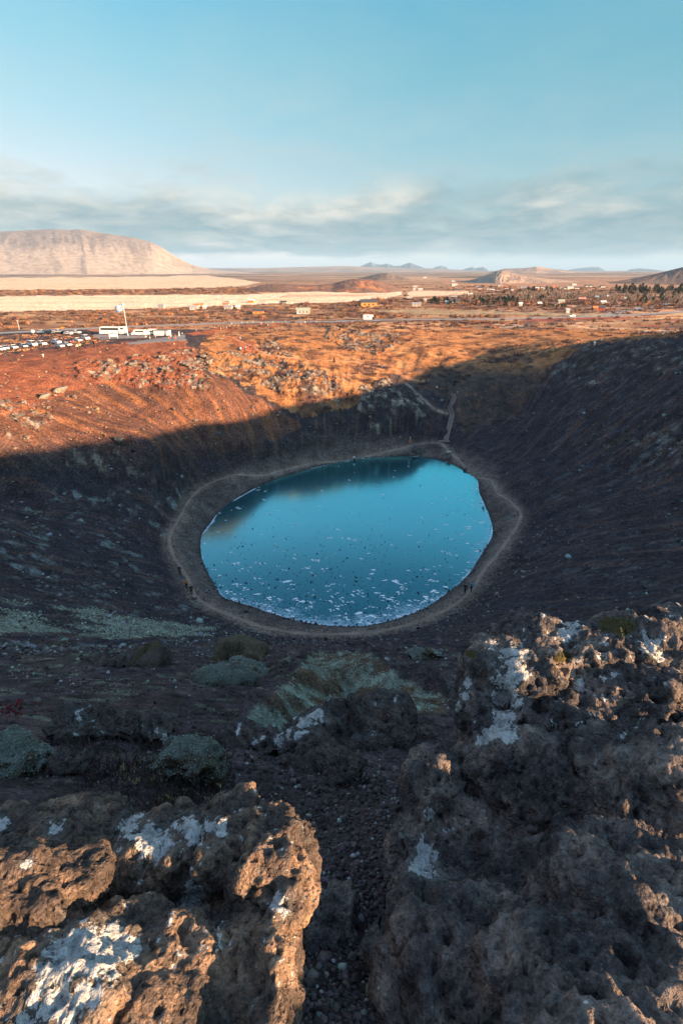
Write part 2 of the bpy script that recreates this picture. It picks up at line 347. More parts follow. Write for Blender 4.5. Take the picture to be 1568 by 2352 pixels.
w = inpoly(PX + wx * .4, PY, [(660,676),(900,676),(820,681),(640,683)]) * .7; COL = mix(COL, (.45, .30, .2), w)
# moss
w = inpoly(PX + 3 * wx, PY + 1.6 * wy, MOSSL) * sstep(-.75, .25, blot + .6 * blot2); COL = mix(COL, (.25, .28, .215), w * .9); MO = np.maximum(MO, w)
w = inz([MOSSL2]) * .7; COL = mix(COL, (.10, .085, .045), w)
w = inz([MOSSR]); ed = np.zeros(len(X)); im = w > 0; ed[im] = dpoly(PX[im], PY[im], MOSSR, True)[0]; w = w * sstep(0, 1, sstep(2, 26, ed) + .5 * blot2); mm = sstep(-.1, .38, n2(X / .62, Y / .5, 291) + .6 * n2(X / .25, Y / .2, 292)); MO = np.maximum(MO, w)
COL = mix(COL, (.115, .082, .055), w); COL = mix(COL, (.235, .285, .225), w * mm * .95)
nearm = (1 - sstep(16, 26, R)) * (PY > 1480) * (1 - w) * (DEP > .1)
COL = mix(COL, (.070, .054, .056), nearm * .8)
COL = mix(COL, (.15, .165, .12), nearm * sstep(.42, .7, fbm2(X / .9, Y / .5, 295, 4) + .2 * (PX < 600)) * sstep(1480, 1500, PY) * (PY < 1660) * .8)
# beach and trampled paths
w = (1 - sstep(3.5, 8, DSH)) * (~INS); COL = mix(COL, (.15, .118, .10), w * (.75 + .25 * blot2))
dpw = DPA + n2(X / 1.5, Y / 1.5, 300) * .35
COL = mix(COL, (.22, .17, .132), (1 - sstep(.3, 2.4, dpw)) * .75)
COL = mix(COL, (.035, .031, .031), (1 - sstep(.1, .8 + .5 * blot2, DSH)) * .6)
for T, wd in ((TRAIL, 1.0), (TRAIL2, 1.1), (RIMTRAIL, .9)):
    dt = np.full(len(X), 99.); mt = (R > 130) & (R < 330) & (PY > 735); dt[mt] = dpoly(X[mt], Y[mt], [tuple(p) for p in catmull(T, 3, False)])[0]; dt = dt + n2(X / 2, Y / 2, 303) * .5
    COL = mix(COL, (.42, .20, .10) if T is not TRAIL2 else (.17, .13, .105), (1 - sstep(wd * .6, wd * 1.6, dt)) * .85)
w = inpoly(WX, WY, [(420,772),(470,757),(560,748),(650,742),(660,748),(600,752),(520,758),(470,768)]) * 1.; COL = mix(COL, (.33, .105, .05), w * .95)
w = inpoly(WX, WY, [(530,772),(560,780),(585,790),(590,812),(570,812),(545,792),(515,778)]) * 1.; COL = mix(COL, (.33, .105, .05), w * .95)
w = inpoly(PX + wx, PY + wy, [(1130,734),(1568,726),(1568,729),(1250,737)]) * 1.; COL = mix(COL, (.28, .07, .05), w * .7)
w = inpoly(PX + wx, PY + wy, [(180,748),(380,748),(500,745),(560,742),(420,754),(230,764)]) * 1.; COL = mix(COL, (.40, .17, .07), w * .7)
w = (inpoly(PX + wx, PY + wy, [(1120,746),(1230,742),(1240,750),(1140,754)]) | inpoly(PX + wx, PY + wy, [(1440,760),(1600,752),(1600,762),(1480,764)])) * sstep(0, .4, pn2); COL = mix(COL, (.45, .38, .30), w)
COL = np.clip(COL, .012, .85)
# ---- faces
I = np.arange(NR * NT).reshape(NR, NT)
a = I[:-1]; b = I[1:]
Q = np.stack([a, np.roll(a, -1, 1), np.roll(b, -1, 1), b], -1).reshape(-1, 4)
CAPQ = np.stack([np.full(NT // 2, I[0, 0]), I[0, 0:NT // 2 * 2:2], I[0, 1:NT // 2 * 2:2], np.roll(I[0], -2)[0:NT // 2 * 2:2]], 1)[1:-1]
Q = np.concatenate([Q, CAPQ])
fx = X[Q].mean(1); fy = Y[Q].mean(1); fr = R[Q].mean(1)
fpx = PX[Q].mean(1); fpy = PY[Q].mean(1)
droad = DRD[Q].mean(1); dpath = DPA[Q].mean(1)
isroad = droad < 4.2
dsp, _ = dpoly(fx, fy, [tuple(p) for p in SPUR]); isroad |= dsp < 4
islot = inpoly(fpx, fpy, LOT_PX) & ~isroad & (fr > 150)
isplat = inpoly(fpx, fpy, PLAT_PX) & (fr > 150) & ~isroad & ~islot
ispath = (dpath + n2(fx / 1.2, fy / 1.2, 310) * .12 + n2(fx / 9, fy / 9, 311) * .2 < .60) & (fr < 200)
KIND = np.zeros(len(Q), int); KIND[islot] = 3; KIND[isplat] = 4; KIND[isroad] = 2
def mesh_from(name, V, Fc, mat=None, col=None, smooth=True, extra=None):
    me = bpy.data.meshes.new(name); V = np.ascontiguousarray(V, np.float32)
    me.vertices.add(len(V)); me.vertices.foreach_set('co', V.ravel())
    if isinstance(Fc, np.ndarray):
        k = Fc.shape[1]; n = len(Fc)
        me.loops.add(n * k); me.polygons.add(n)
        me.loops.foreach_set('vertex_index', np.ascontiguousarray(Fc, np.int32).ravel())
        me.polygons.foreach_set('loop_start', np.arange(0, n * k, k, dtype=np.int32))
        try: me.polygons.foreach_set('loop_total', np.full(n, k, np.int32))
        except Exception: pass
    else:
        me.clear_geometry(); me.from_pydata([tuple(map(float, v)) for v in V], [], [tuple(map(int, f)) for f in Fc])
    me.update(calc_edges=True); me.validate()
    if smooth: me.polygons.foreach_set('use_smooth', np.ones(len(me.polygons), bool))
    if col is not None:
        at = me.color_attributes.new('col', 'FLOAT_COLOR', 'POINT')
        c = np.ones((len(V), 4), np.float32); c[:, :3] = col; at.data.foreach_set('color', c.ravel())
    for k, v in (extra or {}).items():
        at = me.attributes.new(k, 'FLOAT', 'POINT'); at.data.foreach_set('value', np.ascontiguousarray(v, np.float32))
    if mat: me.materials.append(mat)
    return me
def link(name, me, parent=None, **props):
    o = bpy.data.objects.new(name, me); C.objects.link(o)
    if parent is not None: o.parent = parent
    for k, v in props.items(): o[k] = v
    return o
# ------------------------------------------------------------------ materials
class N:
    def __init__(s, name):
        s.m = bpy.data.materials.new(name); s.m.use_nodes = True; s.t = s.m.node_tree; s.t.nodes.clear()
        s.out = s.t.nodes.new('ShaderNodeOutputMaterial'); s.b = s.t.nodes.new('ShaderNodeBsdfPrincipled')
        s.t.links.new(s.b.outputs[0], s.out.inputs[0]); s.b.inputs['Roughness'].default_value = .9; s.b.inputs['Specular IOR Level'].default_value = .2
    def n(s, typ, ins=None, **kw):
        nd = s.t.nodes.new(typ)
        for k, v in kw.items(): setattr(nd, k, v)
        for k, v in (ins or {}).items():
            if hasattr(v, 'is_output') or isinstance(v, bpy.types.NodeSocket): s.t.links.new(v, nd.inputs[k])
            else: nd.inputs[k].default_value = v
        return nd
    def set(s, k, v):
        if isinstance(v, bpy.types.NodeSocket): s.t.links.new(v, s.b.inputs[k])
        else: s.b.inputs[k].default_value = v
    def co(s): return s.n('ShaderNodeTexCoord').outputs['Object']
    def noise(s, scale, detail=4, rough=.55, vec=None, out='Fac'):
        nd = s.n('ShaderNodeTexNoise', {'Scale': scale, 'Detail': detail, 'Roughness': rough})
        s.t.links.new(vec or s.co(), nd.inputs['Vector']); return nd.outputs[out]
    def ramp(s, fac, stops):
        r = s.n('ShaderNodeValToRGB', {'Fac': fac}); e = r.color_ramp.elements
        while len(e) < len(stops): e.new(.5)
        for i, (p, c) in enumerate(stops):
            e[i].position = p; e[i].color = (*c, 1) if len(c) == 3 else c
        return r.outputs[0]
    def math(s, op, a, b=0., c=0.):
        return s.n('ShaderNodeMath', {0: a, 1: b, 2: c}, operation=op).outputs[0]
    def mrange(s, v, a, b, c=0., d=1.):
        return s.n('ShaderNodeMapRange', {0: v, 1: a, 2: b, 3: c, 4: d}, clamp=True).outputs[0]
    def mixc(s, fac, a, b, blend='MIX'):
        nd = s.n('ShaderNodeMix', data_type='RGBA', blend_type=blend)
        for i, v in ((0, fac), (6, a), (7, b)):
            if isinstance(v, bpy.types.NodeSocket): s.t.links.new(v, nd.inputs[i])
            else: nd.inputs[i].default_value = v if i == 0 else (*v, 1) if len(v) == 3 else v
        return nd.outputs[2]
    def bump(s, h, dist=.1, strength=1., normal=None):
        nd = s.n('ShaderNodeBump', {'Height': h, 'Distance': dist, 'Strength': strength})
        if normal is not None: s.t.links.new(normal, nd.inputs['Normal'])
        return nd.outputs[0]
    def attr(s, name, out='Color'): return s.n('ShaderNodeAttribute', attribute_name=name).outputs[out]
def flat(name, rgb, rough=.7, spec=.3, var=.12, sc=6., metal=0.):
    k = N(name); f = k.noise(sc, 3)
    k.set('Base Color', k.mixc(k.mrange(f, .3, .7), tuple(v * (1 - var) for v in rgb), tuple(min(v * (1 + var), .95) for v in rgb)))
    k.set('Roughness', rough); k.set('Specular IOR Level', spec); k.set('Metallic', metal); return k.m
def ground_mat(name, contrast=.55, bumpd=1.):
    k = N(name); co = k.co()
    a = k.noise(.35, 5, .6, co); b = k.noise(2.6, 5, .65, co); c = k.noise(21., 4, .7, co)
    m = k.math('MULTIPLY', k.mrange(a, .3, .7, 1 - contrast * .45, 1 + contrast * .45), k.math('MULTIPLY', k.mrange(b, .28, .72, 1 - contrast, 1 + contrast), k.mrange(c, .25, .75, 1 - contrast * .9, 1 + contrast * .9)))
    k.set('Base Color', k.mixc(1., k.attr('col'), k.n('ShaderNodeCombineColor', {0: m, 1: m, 2: m}).outputs[0], 'MULTIPLY'))
    v = k.n('ShaderNodeTexVoronoi', {'Scale': 9., 'Vector': co}).outputs['Distance']
    h = k.math('ADD', k.math('MULTIPLY', b, .9), k.math('ADD', k.math('MULTIPLY', c, .16), k.math('MULTIPLY', v, -.10)))
    h = k.math('ADD', h, k.math('MULTIPLY', a, 1.6))
    k.set('Normal', k.bump(h, .42 * bumpd, .9)); k.set('Roughness', .95); k.set('Specular IOR Level', .12); return k.m
M = {}
M['ground'] = ground_mat('ground_soil', .85, 1.2); M['path'] = ground_mat('path_dust', .25, .4)
k = N('road_asphalt'); k.set('Base Color', k.ramp(k.noise(.6, 5), [(.3, (.21, .21, .20)), (.7, (.29, .29, .275))])); k.set('Roughness', .75); M['road'] = k.m
k = N('gravel_lot'); k.set('Base Color', k.ramp(k.noise(.5, 6), [(.3, (.17, .16, .16)), (.7, (.26, .24, .22))])); M['lot'] = k.m
V = np.stack([X, Y, Z], 1)
def sub(kind, name, mat, dz=0.):
    q = Q[KIND == kind]; u, inv = np.unique(q.ravel(), return_inverse=True)
    v = V[u].copy(); v[:, 2] += dz
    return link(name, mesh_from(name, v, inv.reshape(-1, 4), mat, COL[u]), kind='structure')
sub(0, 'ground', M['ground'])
def ribbon(name, P, hw, mat, col, closed, lift=.05, step=.45):
    P = catmull(P, 8, closed); out = [P[0]]
    for p in P[1:]:
        if np.hypot(*(p - out[-1])) > step: out.append(p)
    P = np.array(out); n = len(P)
    T = (np.roll(P, -1, 0) - np.roll(P, 1, 0)) if closed else np.gradient(P, axis=0)
    T = T / np.linalg.norm(T, axis=1, keepdims=True); Nn = np.stack([-T[:, 1], T[:, 0]], 1)
    s = np.cumsum(np.r_[0, np.linalg.norm(np.diff(P, axis=0), axis=1)]); ws = np.linspace(-1, 1, 7); V_ = []
    wob = 1 + .6 * n2(s / 6, s * 0, 401) + .25 * n2(s / 1.3, s * 0, 402); off = .35 * n2(s / 7, s * 0 + 9, 403)
    for k_ in ws:
        q = P + Nn * (hw * (k_ * wob * (1 + .3 * n2(s / .9, s * 0 + 3 * k_, 404)) + off))[:, None]
        V_.append(np.c_[q, H(q[:, 0], q[:, 1]) + lift * (1 - abs(k_) ** 3 * 1.3)])
    V_ = np.stack(V_, 1).reshape(-1, 3); ii = np.arange(n * 7).reshape(n, 7); nx = np.roll(ii, -1, 0)
    q = np.stack([ii[:, :-1], ii[:, 1:], nx[:, 1:], nx[:, :-1]], -1); q = (q if closed else q[:-1]).reshape(-1, 4)
    cc = np.asarray(col)[None] * (1 + .25 * n2(V_[:, 0] / 3, V_[:, 1] / 3, 315))[:, None]
    return link(name, mesh_from(name, V_, q, mat, cc), kind='structure')
for T_ in (TRAIL, TRAIL2): ribbon('footpath', T_, .75, M['path'], (.42, .215, .12) if T_ is TRAIL else (.28, .21, .16), False, .06)
ribbon('footpath', PATH[:, :2], .36, M['path'], (.26, .20, .155), True, .03)
sub(2, 'road', M['road']); sub(3, 'car_park', M['lot']); sub(4, 'viewing_terrace', M['lot'])
# ------------------------------------------------------------------ hills and mountains beyond the plain
SUN_DIR = Vector((.867 * math.cos(math.radians(13)), -.498 * math.cos(math.radians(13)), math.sin(math.radians(13))))
def ridge(name, prof, dist, thick, base, seed, colf, mat, rough=.12, nu=260, nv=70, lean=.35, gully=1.):
    """a hill with a skyline read off as (pixel x, pixel y), standing at a distance, with a rounded front and back"""
    prof = np.array(prof, float); u = np.linspace(0, 1, nu); xs = np.interp(u, np.linspace(0, 1, len(prof)), prof[:, 0]); ys = np.interp(xs, prof[:, 0], prof[:, 1])
    crest = np.array([at_depth(a, b, dist / CP) for a, b in zip(xs, ys)]); 
    X0 = crest[:, 0] * dist / crest[:, 1]; Zc = CAMZ + (crest[:, 2] - CAMZ) * dist / crest[:, 1]
    hgt = np.maximum(Zc - base, 0)
    v = np.linspace(-1, 1, nv)
    VX = np.repeat(X0[:, None], nv, 1); T = np.repeat(v[None], nu, 0)
    wid = thick * (.35 + .65 * np.sqrt(hgt / hgt.max()))[:, None]
    VY = dist + T * wid
    sh = (1 - np.abs(T) ** 1.7) * (1 - .25 * (np.abs(T) > 0) * np.abs(T))
    L = thick * .5
    g = fbm2(VX / L * 2.2 + 3, VY / L * .8, seed, 5, .55)
    gl = 1 - np.abs(fbm2(VX / L * 3.4 + g * .6, VY / L * .5, seed + 9, 4, .5)) * 1.6
    prot = 1 - np.exp(-(T / .22) ** 2)
    VZ = base - 4 + (hgt[:, None] + 4) * np.clip(sh, 0, 1) * (1 - np.abs(rough * prot * g) * .8) - hgt[:, None] * .06 * gully * np.maximum(.6 - gl, 0) * prot * sh
    P = np.stack([VX * (1 + (VY - dist) / dist), VY, VZ], -1).reshape(-1, 3)
    ii = np.arange(nu * nv).reshape(nu, nv); q = np.stack([ii[:-1, :-1], ii[1:, :-1], ii[1:, 1:], ii[:-1, 1:]], -1).reshape(-1, 4)
    col = colf(P, g.ravel(), gl.ravel(), ((VZ - base) / np.maximum(hgt.max(), 1)).ravel())
    return link(name, mesh_from(name, P, q, mat, np.clip(col, .01, .9)), kind='structure')
k = N('mountain_slope'); co = k.co(); a = k.noise(.02, 7, .65, co); m = k.mrange(a, .3, .7, .7, 1.3)
k.set('Base Color', k.mixc(1., k.attr('col'), k.n('ShaderNodeCombineColor', {0: m, 1: m, 2: m}).outputs[0], 'MULTIPLY')); k.set('Normal', k.bump(a, 9., .45)); M['mountain'] = k.m
k = N('hill_heath'); co = k.co(); a = k.noise(.12, 7, .7, co); m = k.mrange(a, .3, .7, .6, 1.4)
k.set('Base Color', k.mixc(1., k.attr('col'), k.n('ShaderNodeCombineColor', {0: m, 1: m, 2: m}).outputs[0], 'MULTIPLY')); k.set('Normal', k.bump(a, 4., .8)); M['hill'] = k.m
def cmix(a, b, w): return np.asarray(a)[None] + (np.asarray(b) - np.asarray(a))[None] * np.clip(w, 0, 1)[:, None]
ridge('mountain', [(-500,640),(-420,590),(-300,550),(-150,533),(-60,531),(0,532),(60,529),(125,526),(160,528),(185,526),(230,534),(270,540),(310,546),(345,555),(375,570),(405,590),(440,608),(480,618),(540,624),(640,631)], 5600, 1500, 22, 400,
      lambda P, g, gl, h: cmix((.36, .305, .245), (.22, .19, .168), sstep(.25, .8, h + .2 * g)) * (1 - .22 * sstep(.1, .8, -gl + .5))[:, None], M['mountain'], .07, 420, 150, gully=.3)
ridge('hills', [(420,640),(470,616),(600,616),(700,613),(790,611),(900,615),(1000,617),(1100,622),(1200,624),(1320,627),(1500,632),(1600,640)], 13000, 3000, 22, 410, lambda P, g, gl, h: cmix((.30, .22, .16), (.19, .16, .135), sstep(-.4, .6, g)), M['mountain'], .25, 260, 60)
ridge('hills', [(516,671),(560,665),(600,655),(625,651),(660,652),(700,655),(760,652),(790,644),(815,640),(850,641),(870,645),(900,655),(936,671)], 860, 110, 22.5, 420,
      lambda P, g, gl, h: cmix((.17, .105, .08), (.38, .17, .085), sstep(.2, .8, fbm2(P[:, 0] / 60, P[:, 1] / 30, 421, 4) + .3 * g)), M['hill'], .1, 260, 60)
ridge('hills', [(820,640),(845,634),(870,628),(890,627),(905,632),(940,640)], 1900, 160, 22, 430, lambda P, g, gl, h: cmix((.19, .14, .11), (.12, .10, .09), sstep(-.3, .4, g)), M['hill'], .1, 100, 30)
ridge('hills', [(1020,654),(1060,647),(1090,641),(1115,632),(1140,623),(1152,621),(1175,627),(1210,635),(1280,642),(1340,648),(1400,655)], 1500, 300, 22, 440, lambda P, g, gl, h: cmix((.36, .27, .20), (.27, .21, .17), sstep(-.2, .5, g)), M['hill'], .3, 240, 90, gully=2.5)
ridge('hills', [(1060,634),(1120,626),(1160,617),(1200,616),(1232,612),(1262,617),(1300,622),(1360,626),(1450,630),(1560,640)], 6500, 900, 22, 450, lambda P, g, gl, h: cmix((.36, .25, .17), (.22, .17, .14), sstep(-.3, .4, g)), M['mountain'], .2, 200, 60)
ridge('hills', [(1330,660),(1400,648),(1450,640),(1500,630),(1568,613),(1650,590),(1750,575),(1900,580),(2050,620)], 1350, 260, 22, 460, lambda P, g, gl, h: cmix((.15, .10, .085), (.22, .15, .11), sstep(-.1, .6, g)), M['hill'], .1, 220, 60)
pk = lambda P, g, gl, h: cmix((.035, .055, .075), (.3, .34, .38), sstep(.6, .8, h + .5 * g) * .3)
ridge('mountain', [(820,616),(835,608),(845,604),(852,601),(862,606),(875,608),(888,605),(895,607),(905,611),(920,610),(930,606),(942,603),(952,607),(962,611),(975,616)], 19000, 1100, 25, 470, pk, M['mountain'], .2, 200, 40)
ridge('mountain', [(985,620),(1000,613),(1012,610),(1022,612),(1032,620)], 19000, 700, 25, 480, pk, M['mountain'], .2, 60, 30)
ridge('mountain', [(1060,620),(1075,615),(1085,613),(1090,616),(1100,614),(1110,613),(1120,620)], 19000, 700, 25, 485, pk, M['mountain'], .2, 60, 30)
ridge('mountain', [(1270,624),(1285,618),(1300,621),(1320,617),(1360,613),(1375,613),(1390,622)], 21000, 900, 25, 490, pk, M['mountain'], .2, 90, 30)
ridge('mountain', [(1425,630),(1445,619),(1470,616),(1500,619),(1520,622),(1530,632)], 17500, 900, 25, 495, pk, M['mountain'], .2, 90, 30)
# ------------------------------------------------------------------ the frozen lake
def lake():
    n = 96; ring = catmull(SHORE, 3); c = ring.mean(0); out = []; sc = np.concatenate([np.linspace(0, .9, 60), np.linspace(.905, 1.02, 46)])
    m = len(ring); V_ = []; 
    for s in sc: V_.append(c + (ring - c) * s)
    V_ = np.array(V_).reshape(-1, 2); ii = np.arange(len(sc) * m).reshape(len(sc), m)
    q = np.stack([ii[:-1], np.roll(ii[:-1], -1, 1), np.roll(ii[1:], -1, 1), ii[1:]], -1).reshape(-1, 4)
    x, y = V_[:, 0], V_[:, 1]; d, _ = dpoly(x, y, [tuple(p) for p in SHORE_S], True)
    px, py, _ = proj(x, y, np.zeros(len(x)))
    nz = fbm2(x / 3, y / 3, 500, 4); near = sstep(1250, 1430, py)
    frost = (1 - sstep(.15, 1.1 + .8 * near, d + nz * .8 + .5)) * .9
    frost = np.maximum(frost, near * sstep(7, .5, d + nz * 2) * .55); frost = np.maximum(frost, sstep(1000, 1120, px) * sstep(9, 0, d + nz * 3) * .5)
    return link('lake', mesh_from('lake', np.stack([x, y, np.full(len(x), .0)], 1), q, None, None, True, {'frost': frost}), kind='structure')
LAKE = lake()
k = N('lake_ice'); co = k.co()
fr = k.attr('frost', 'Fac'); nz = k.noise(2.2, 6, .7, co); n5 = k.noise(.10, 4, .6, co)
f = k.mrange(k.math('ADD', fr, k.math('MULTIPLY', k.math('SUBTRACT', nz, .5), 1.1)), .35, .75)
base = k.mixc(k.mrange(n5, .35, .65), (.003, .050, .080), (.004, .068, .10))
fl = k.math('MULTIPLY', k.mrange(k.noise(4.2, 4, .7, co), .635, .67), k.mrange(k.noise(.16, 3, .6, co), .36, .55)); f = k.math('MAXIMUM', f, fl)
k.set('Base Color', k.mixc(f, base, (.50, .66, .74)))
k.set('Roughness', .7); k.set('Specular IOR Level', .0)
bn = k.bump(k.noise(.8, 5, .6, co), .010, .6)
gl = k.n('ShaderNodeBsdfGlossy', {'Color': (.34, .95, 1, 1), 'Roughness': .15, 'Normal': bn}); fre = k.n('ShaderNodeFresnel', {'IOR': 1.9}).outputs[0]
fac = k.math('MULTIPLY', k.ramp(fre, [(.115, (.05, .05, .05)), (.143, (.20, .20, .20)), (.174, (.53, .53, .53)), (.232, (.86, .86, .86)), (1, (1, 1, 1))]), k.mrange(f, 0, 1, 1., .25))
mx = k.n('ShaderNodeMixShader', {0: fac, 1: k.b.outputs[0], 2: gl.outputs[0]}); k.t.links.new(mx.outputs[0], k.out.inputs[0]); LAKE.data.materials.append(k.m)
# ------------------------------------------------------------------ haze, sky, sun, camera
def haze():
    bm = bmesh.new(); bmesh.ops.create_cube(bm, size=1.)
    for v in bm.verts: v.co = Vector((v.co.x * 78000, v.co.y * 78000, -12 if v.co.z < 0 else 620))
    me = bpy.data.meshes.new('haze'); bm.to_mesh(me); bm.free()
    m = bpy.data.materials.new('haze_air'); m.use_nodes = True; t = m.node_tree; t.nodes.clear()
    o = t.nodes.new('ShaderNodeOutputMaterial'); p = t.nodes.new('ShaderNodeVolumePrincipled')
    p.inputs['Color'].default_value = (.42, .70, 1, 1); p.inputs['Density'].default_value = HAZE; p.inputs['Density Attribute'].default_value = ''; p.inputs['Anisotropy'].default_value = .0
    t.links.new(p.outputs[0], o.inputs['Volume']); me.materials.append(m)
    return link('haze', me, kind='stuff')
HAZE = 3.8e-5
haze()
w = bpy.data.worlds.new('World'); bpy.context.scene.world = w; w.use_nodes = True; t = w.node_tree; t.nodes.clear()
class W(N):
    def __init__(s, t): s.t = t
k = W(t); out = k.n('ShaderNodeOutputWorld'); bg = k.n('ShaderNodeBackground', {'Strength': .085}); t.links.new(bg.outputs[0], out.inputs[0])
sky = k.n('ShaderNodeTexSky', sky_type='NISHITA'); sky.sun_disc = False; sky.sun_elevation = math.radians(13); sky.sun_rotation = math.atan2(SUN_DIR.x, SUN_DIR.y)
sky.air_density = 1.0; sky.dust_density = .6; sky.ozone_density = 2.0
gen = k.n('ShaderNodeTexCoord').outputs['Generated']; xyz = k.n('ShaderNodeSeparateXYZ', {0: gen}); vx, vy, vz = xyz.outputs
el = k.math('MAXIMUM', vz, .0)
# clouds: a slab seen in perspective
den = k.math('ADD', el, .17); cx = k.math('DIVIDE', vx, den); cy = k.math('DIVIDE', vy, den)
cv0 = k.n('ShaderNodeCombineXYZ', {0: k.math('MULTIPLY', cx, .80), 1: k.math('MULTIPLY', cy, .72), 2: 0.}).outputs[0]
wv = k.n('ShaderNodeTexNoise', {'Scale': 1.3, 'Detail': 4., 'Vector': cv0}).outputs['Color']
cv = k.n('ShaderNodeVectorMath', {0: cv0, 1: k.n('ShaderNodeVectorMath', {0: wv, 1: (.35, .5, 0)}, operation='MULTIPLY').outputs[0]}, operation='ADD').outputs[0]
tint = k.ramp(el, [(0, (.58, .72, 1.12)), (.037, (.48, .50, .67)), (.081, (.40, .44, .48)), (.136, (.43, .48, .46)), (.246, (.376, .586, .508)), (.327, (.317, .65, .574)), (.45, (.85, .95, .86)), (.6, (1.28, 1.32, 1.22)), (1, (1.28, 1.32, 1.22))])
side = k.mixc(k.mrange(vx, -.55, .25), (1.42, .97, .92), (1., 1., 1.))
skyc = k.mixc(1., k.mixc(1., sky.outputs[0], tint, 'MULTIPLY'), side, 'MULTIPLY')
c1 = k.noise(2.0, 10, .60, cv); c2 = k.noise(.8, 5, .5, cv); c3 = k.noise(5.5, 8, .62, cv)
band = k.math('MULTIPLY', k.mrange(el, .006, .030), k.mrange(el, .215, .075))
cov = k.math('ADD', k.math('MULTIPLY', c1, .55), k.math('ADD', k.math('MULTIPLY', c2, .35), k.math('MULTIPLY', c3, .14)))
cl = k.mrange(k.math('ADD', cov, k.math('MULTIPLY', band, .42)), .73, .91)
cl = k.math('MULTIPLY', cl, k.math('MULTIPLY', k.mrange(band, 0, .4), .95))
wisp = k.math('MULTIPLY', k.mrange(cov, .47, .68), k.math('MULTIPLY', k.mrange(el, .40, .16, 0, .55), k.mrange(vx, .5, -.2, .4, 1.)))
dx = k.math('MULTIPLY', k.math('ADD', vx, .07), 6.5); dy = k.math('MULTIPLY', k.math('SUBTRACT', el, .108), 38.)
spot = k.math('EXPONENT', k.math('MULTIPLY', k.math('ADD', k.math('MULTIPLY', dx, dx), k.math('MULTIPLY', dy, dy)), -1.))
under = k.mrange(el, .03, .105); right = k.mrange(vx, -.25, .45)
lit = k.mrange(c3, .40, .58)
b2 = k.math('ADD', k.noise(1.1, 7, .6, cv), k.math('ADD', k.math('MULTIPLY', spot, .62), k.math('ADD', k.math('MULTIPLY', under, .12), k.math('MULTIPLY', right, -.11))))
lit2 = k.mrange(b2, .52, .74)
ccol = k.mixc(lit2, k.mixc(lit, (.56, .97, 1.12), (.84, 1.20, 1.27)), k.mixc(lit, (1.45, 1.60, 1.52), (2.15, 2.10, 1.86)))
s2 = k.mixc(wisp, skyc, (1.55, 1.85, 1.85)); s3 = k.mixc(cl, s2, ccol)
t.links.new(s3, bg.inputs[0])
sun = bpy.data.lights.new('sun', 'SUN'); sun.energy = 4.6; sun.angle = math.radians(.8); sun.color = (1, .61, .345)
so = bpy.data.objects.new('sun', sun); C.objects.link(so); so.rotation_euler = SUN_DIR.to_track_quat('Z', 'Y').to_euler(); so.location = (60, -30, 90)
cam = bpy.data.cameras.new('camera'); cam.sensor_fit = 'VERTICAL'; cam.sensor_height = 36; cam.sensor_width = 24; cam.lens = 36 * F / 2352; cam.clip_end = 120000; cam.clip_start = .05
cam.dof.use_dof = False
co_ = bpy.data.objects.new('camera', cam); C.objects.link(co_); co_.location = (0, 0, CAMZ); co_.rotation_euler = (math.pi / 2 - PITCH, 0, 0)
S = bpy.context.scene; S.camera = co_
S.view_settings.view_transform = 'Standard'; S.view_settings.look = 'None'; S.view_settings.exposure = 2.15; S.view_settings.gamma = 1
S.cycles.max_bounces = 5; S.cycles.volume_bounces = 0; S.cycles.diffuse_bounces = 3
# ------------------------------------------------------------------ foreground lava rocks: lobes fused into one body, then weathered
def tag(o, label, cat, group=None):
    o['label'] = label; o['category'] = cat
    if group: o['group'] = group
    return o
R3 = Matrix(((1, 0, 0), (0, SP, CP), (0, CP, -SP)))     # rows: right, up, forward (camera axes in world space)
def fuse(lobes, voxel):
    """lobes: (px, py, depth, rx px, ry px, rdepth m) -> fused verts/faces"""
    bm = bmesh.new()
    for (px, py, d, rx, ry, rd) in lobes:
        W_ = isinstance(d, tuple); c = np.array([px, py, d[0]]) if W_ else at_depth(px, py, d); d = F if W_ else d; tmp = bmesh.new(); bmesh.ops.create_icosphere(tmp, subdivisions=4, radius=1)
        s = np.array([v.co for v in tmp.verts]); s = np.sign(s) * np.abs(s) ** .8
        s = s * (1 + .22 * fbm3(s + c, 1.3, 5, 3))[:, None]
        w = s[:, :1] * (rx * d / F) * np.array([[1, 0, 0]]) + s[:, 1:2] * (ry * d / F) * np.array([[0, SP, CP]]) + s[:, 2:] * rd * np.array([[0, CP, -SP]]) + c
        vs = [bm.verts.new(p) for p in w]
        for f in tmp.faces: bm.faces.new([vs[v.index] for v in f.verts])
        tmp.free()
    me = bpy.data.meshes.new('tmp'); bm.to_mesh(me); bm.free(); ob = bpy.data.objects.new('tmp', me); C.objects.link(ob)
    md = ob.modifiers.new('r', 'REMESH'); md.mode = 'VOXEL'; md.voxel_size = voxel
    sm = ob.modifiers.new('s', 'SMOOTH'); sm.factor = .5; sm.iterations = 3
    ev = ob.evaluated_get(bpy.context.evaluated_depsgraph_get()); m2 = ev.to_mesh()
    V_ = np.empty(len(m2.vertices) * 3); m2.vertices.foreach_get('co', V_); V_ = V_.reshape(-1, 3)
    Nn = np.empty(len(m2.vertices) * 3, np.float32); m2.vertex_normals.foreach_get('vector', Nn); Nn = Nn.reshape(-1, 3).astype(float)
    F_ = np.empty(len(m2.loops), np.int32); m2.loops.foreach_get('vertex_index', F_)
    cnt = np.array([p.loop_total for p in m2.polygons]); st = np.concatenate([[0], np.cumsum(cnt)[:-1]])
    if (cnt == 4).all(): Fq = F_.reshape(-1, 4)
    else: Fq = [tuple(F_[a:a + n]) for a, n in zip(st, cnt)]
    ev.to_mesh_clear(); bpy.data.objects.remove(ob); bpy.data.meshes.remove(me)
    return V_, Nn, Fq
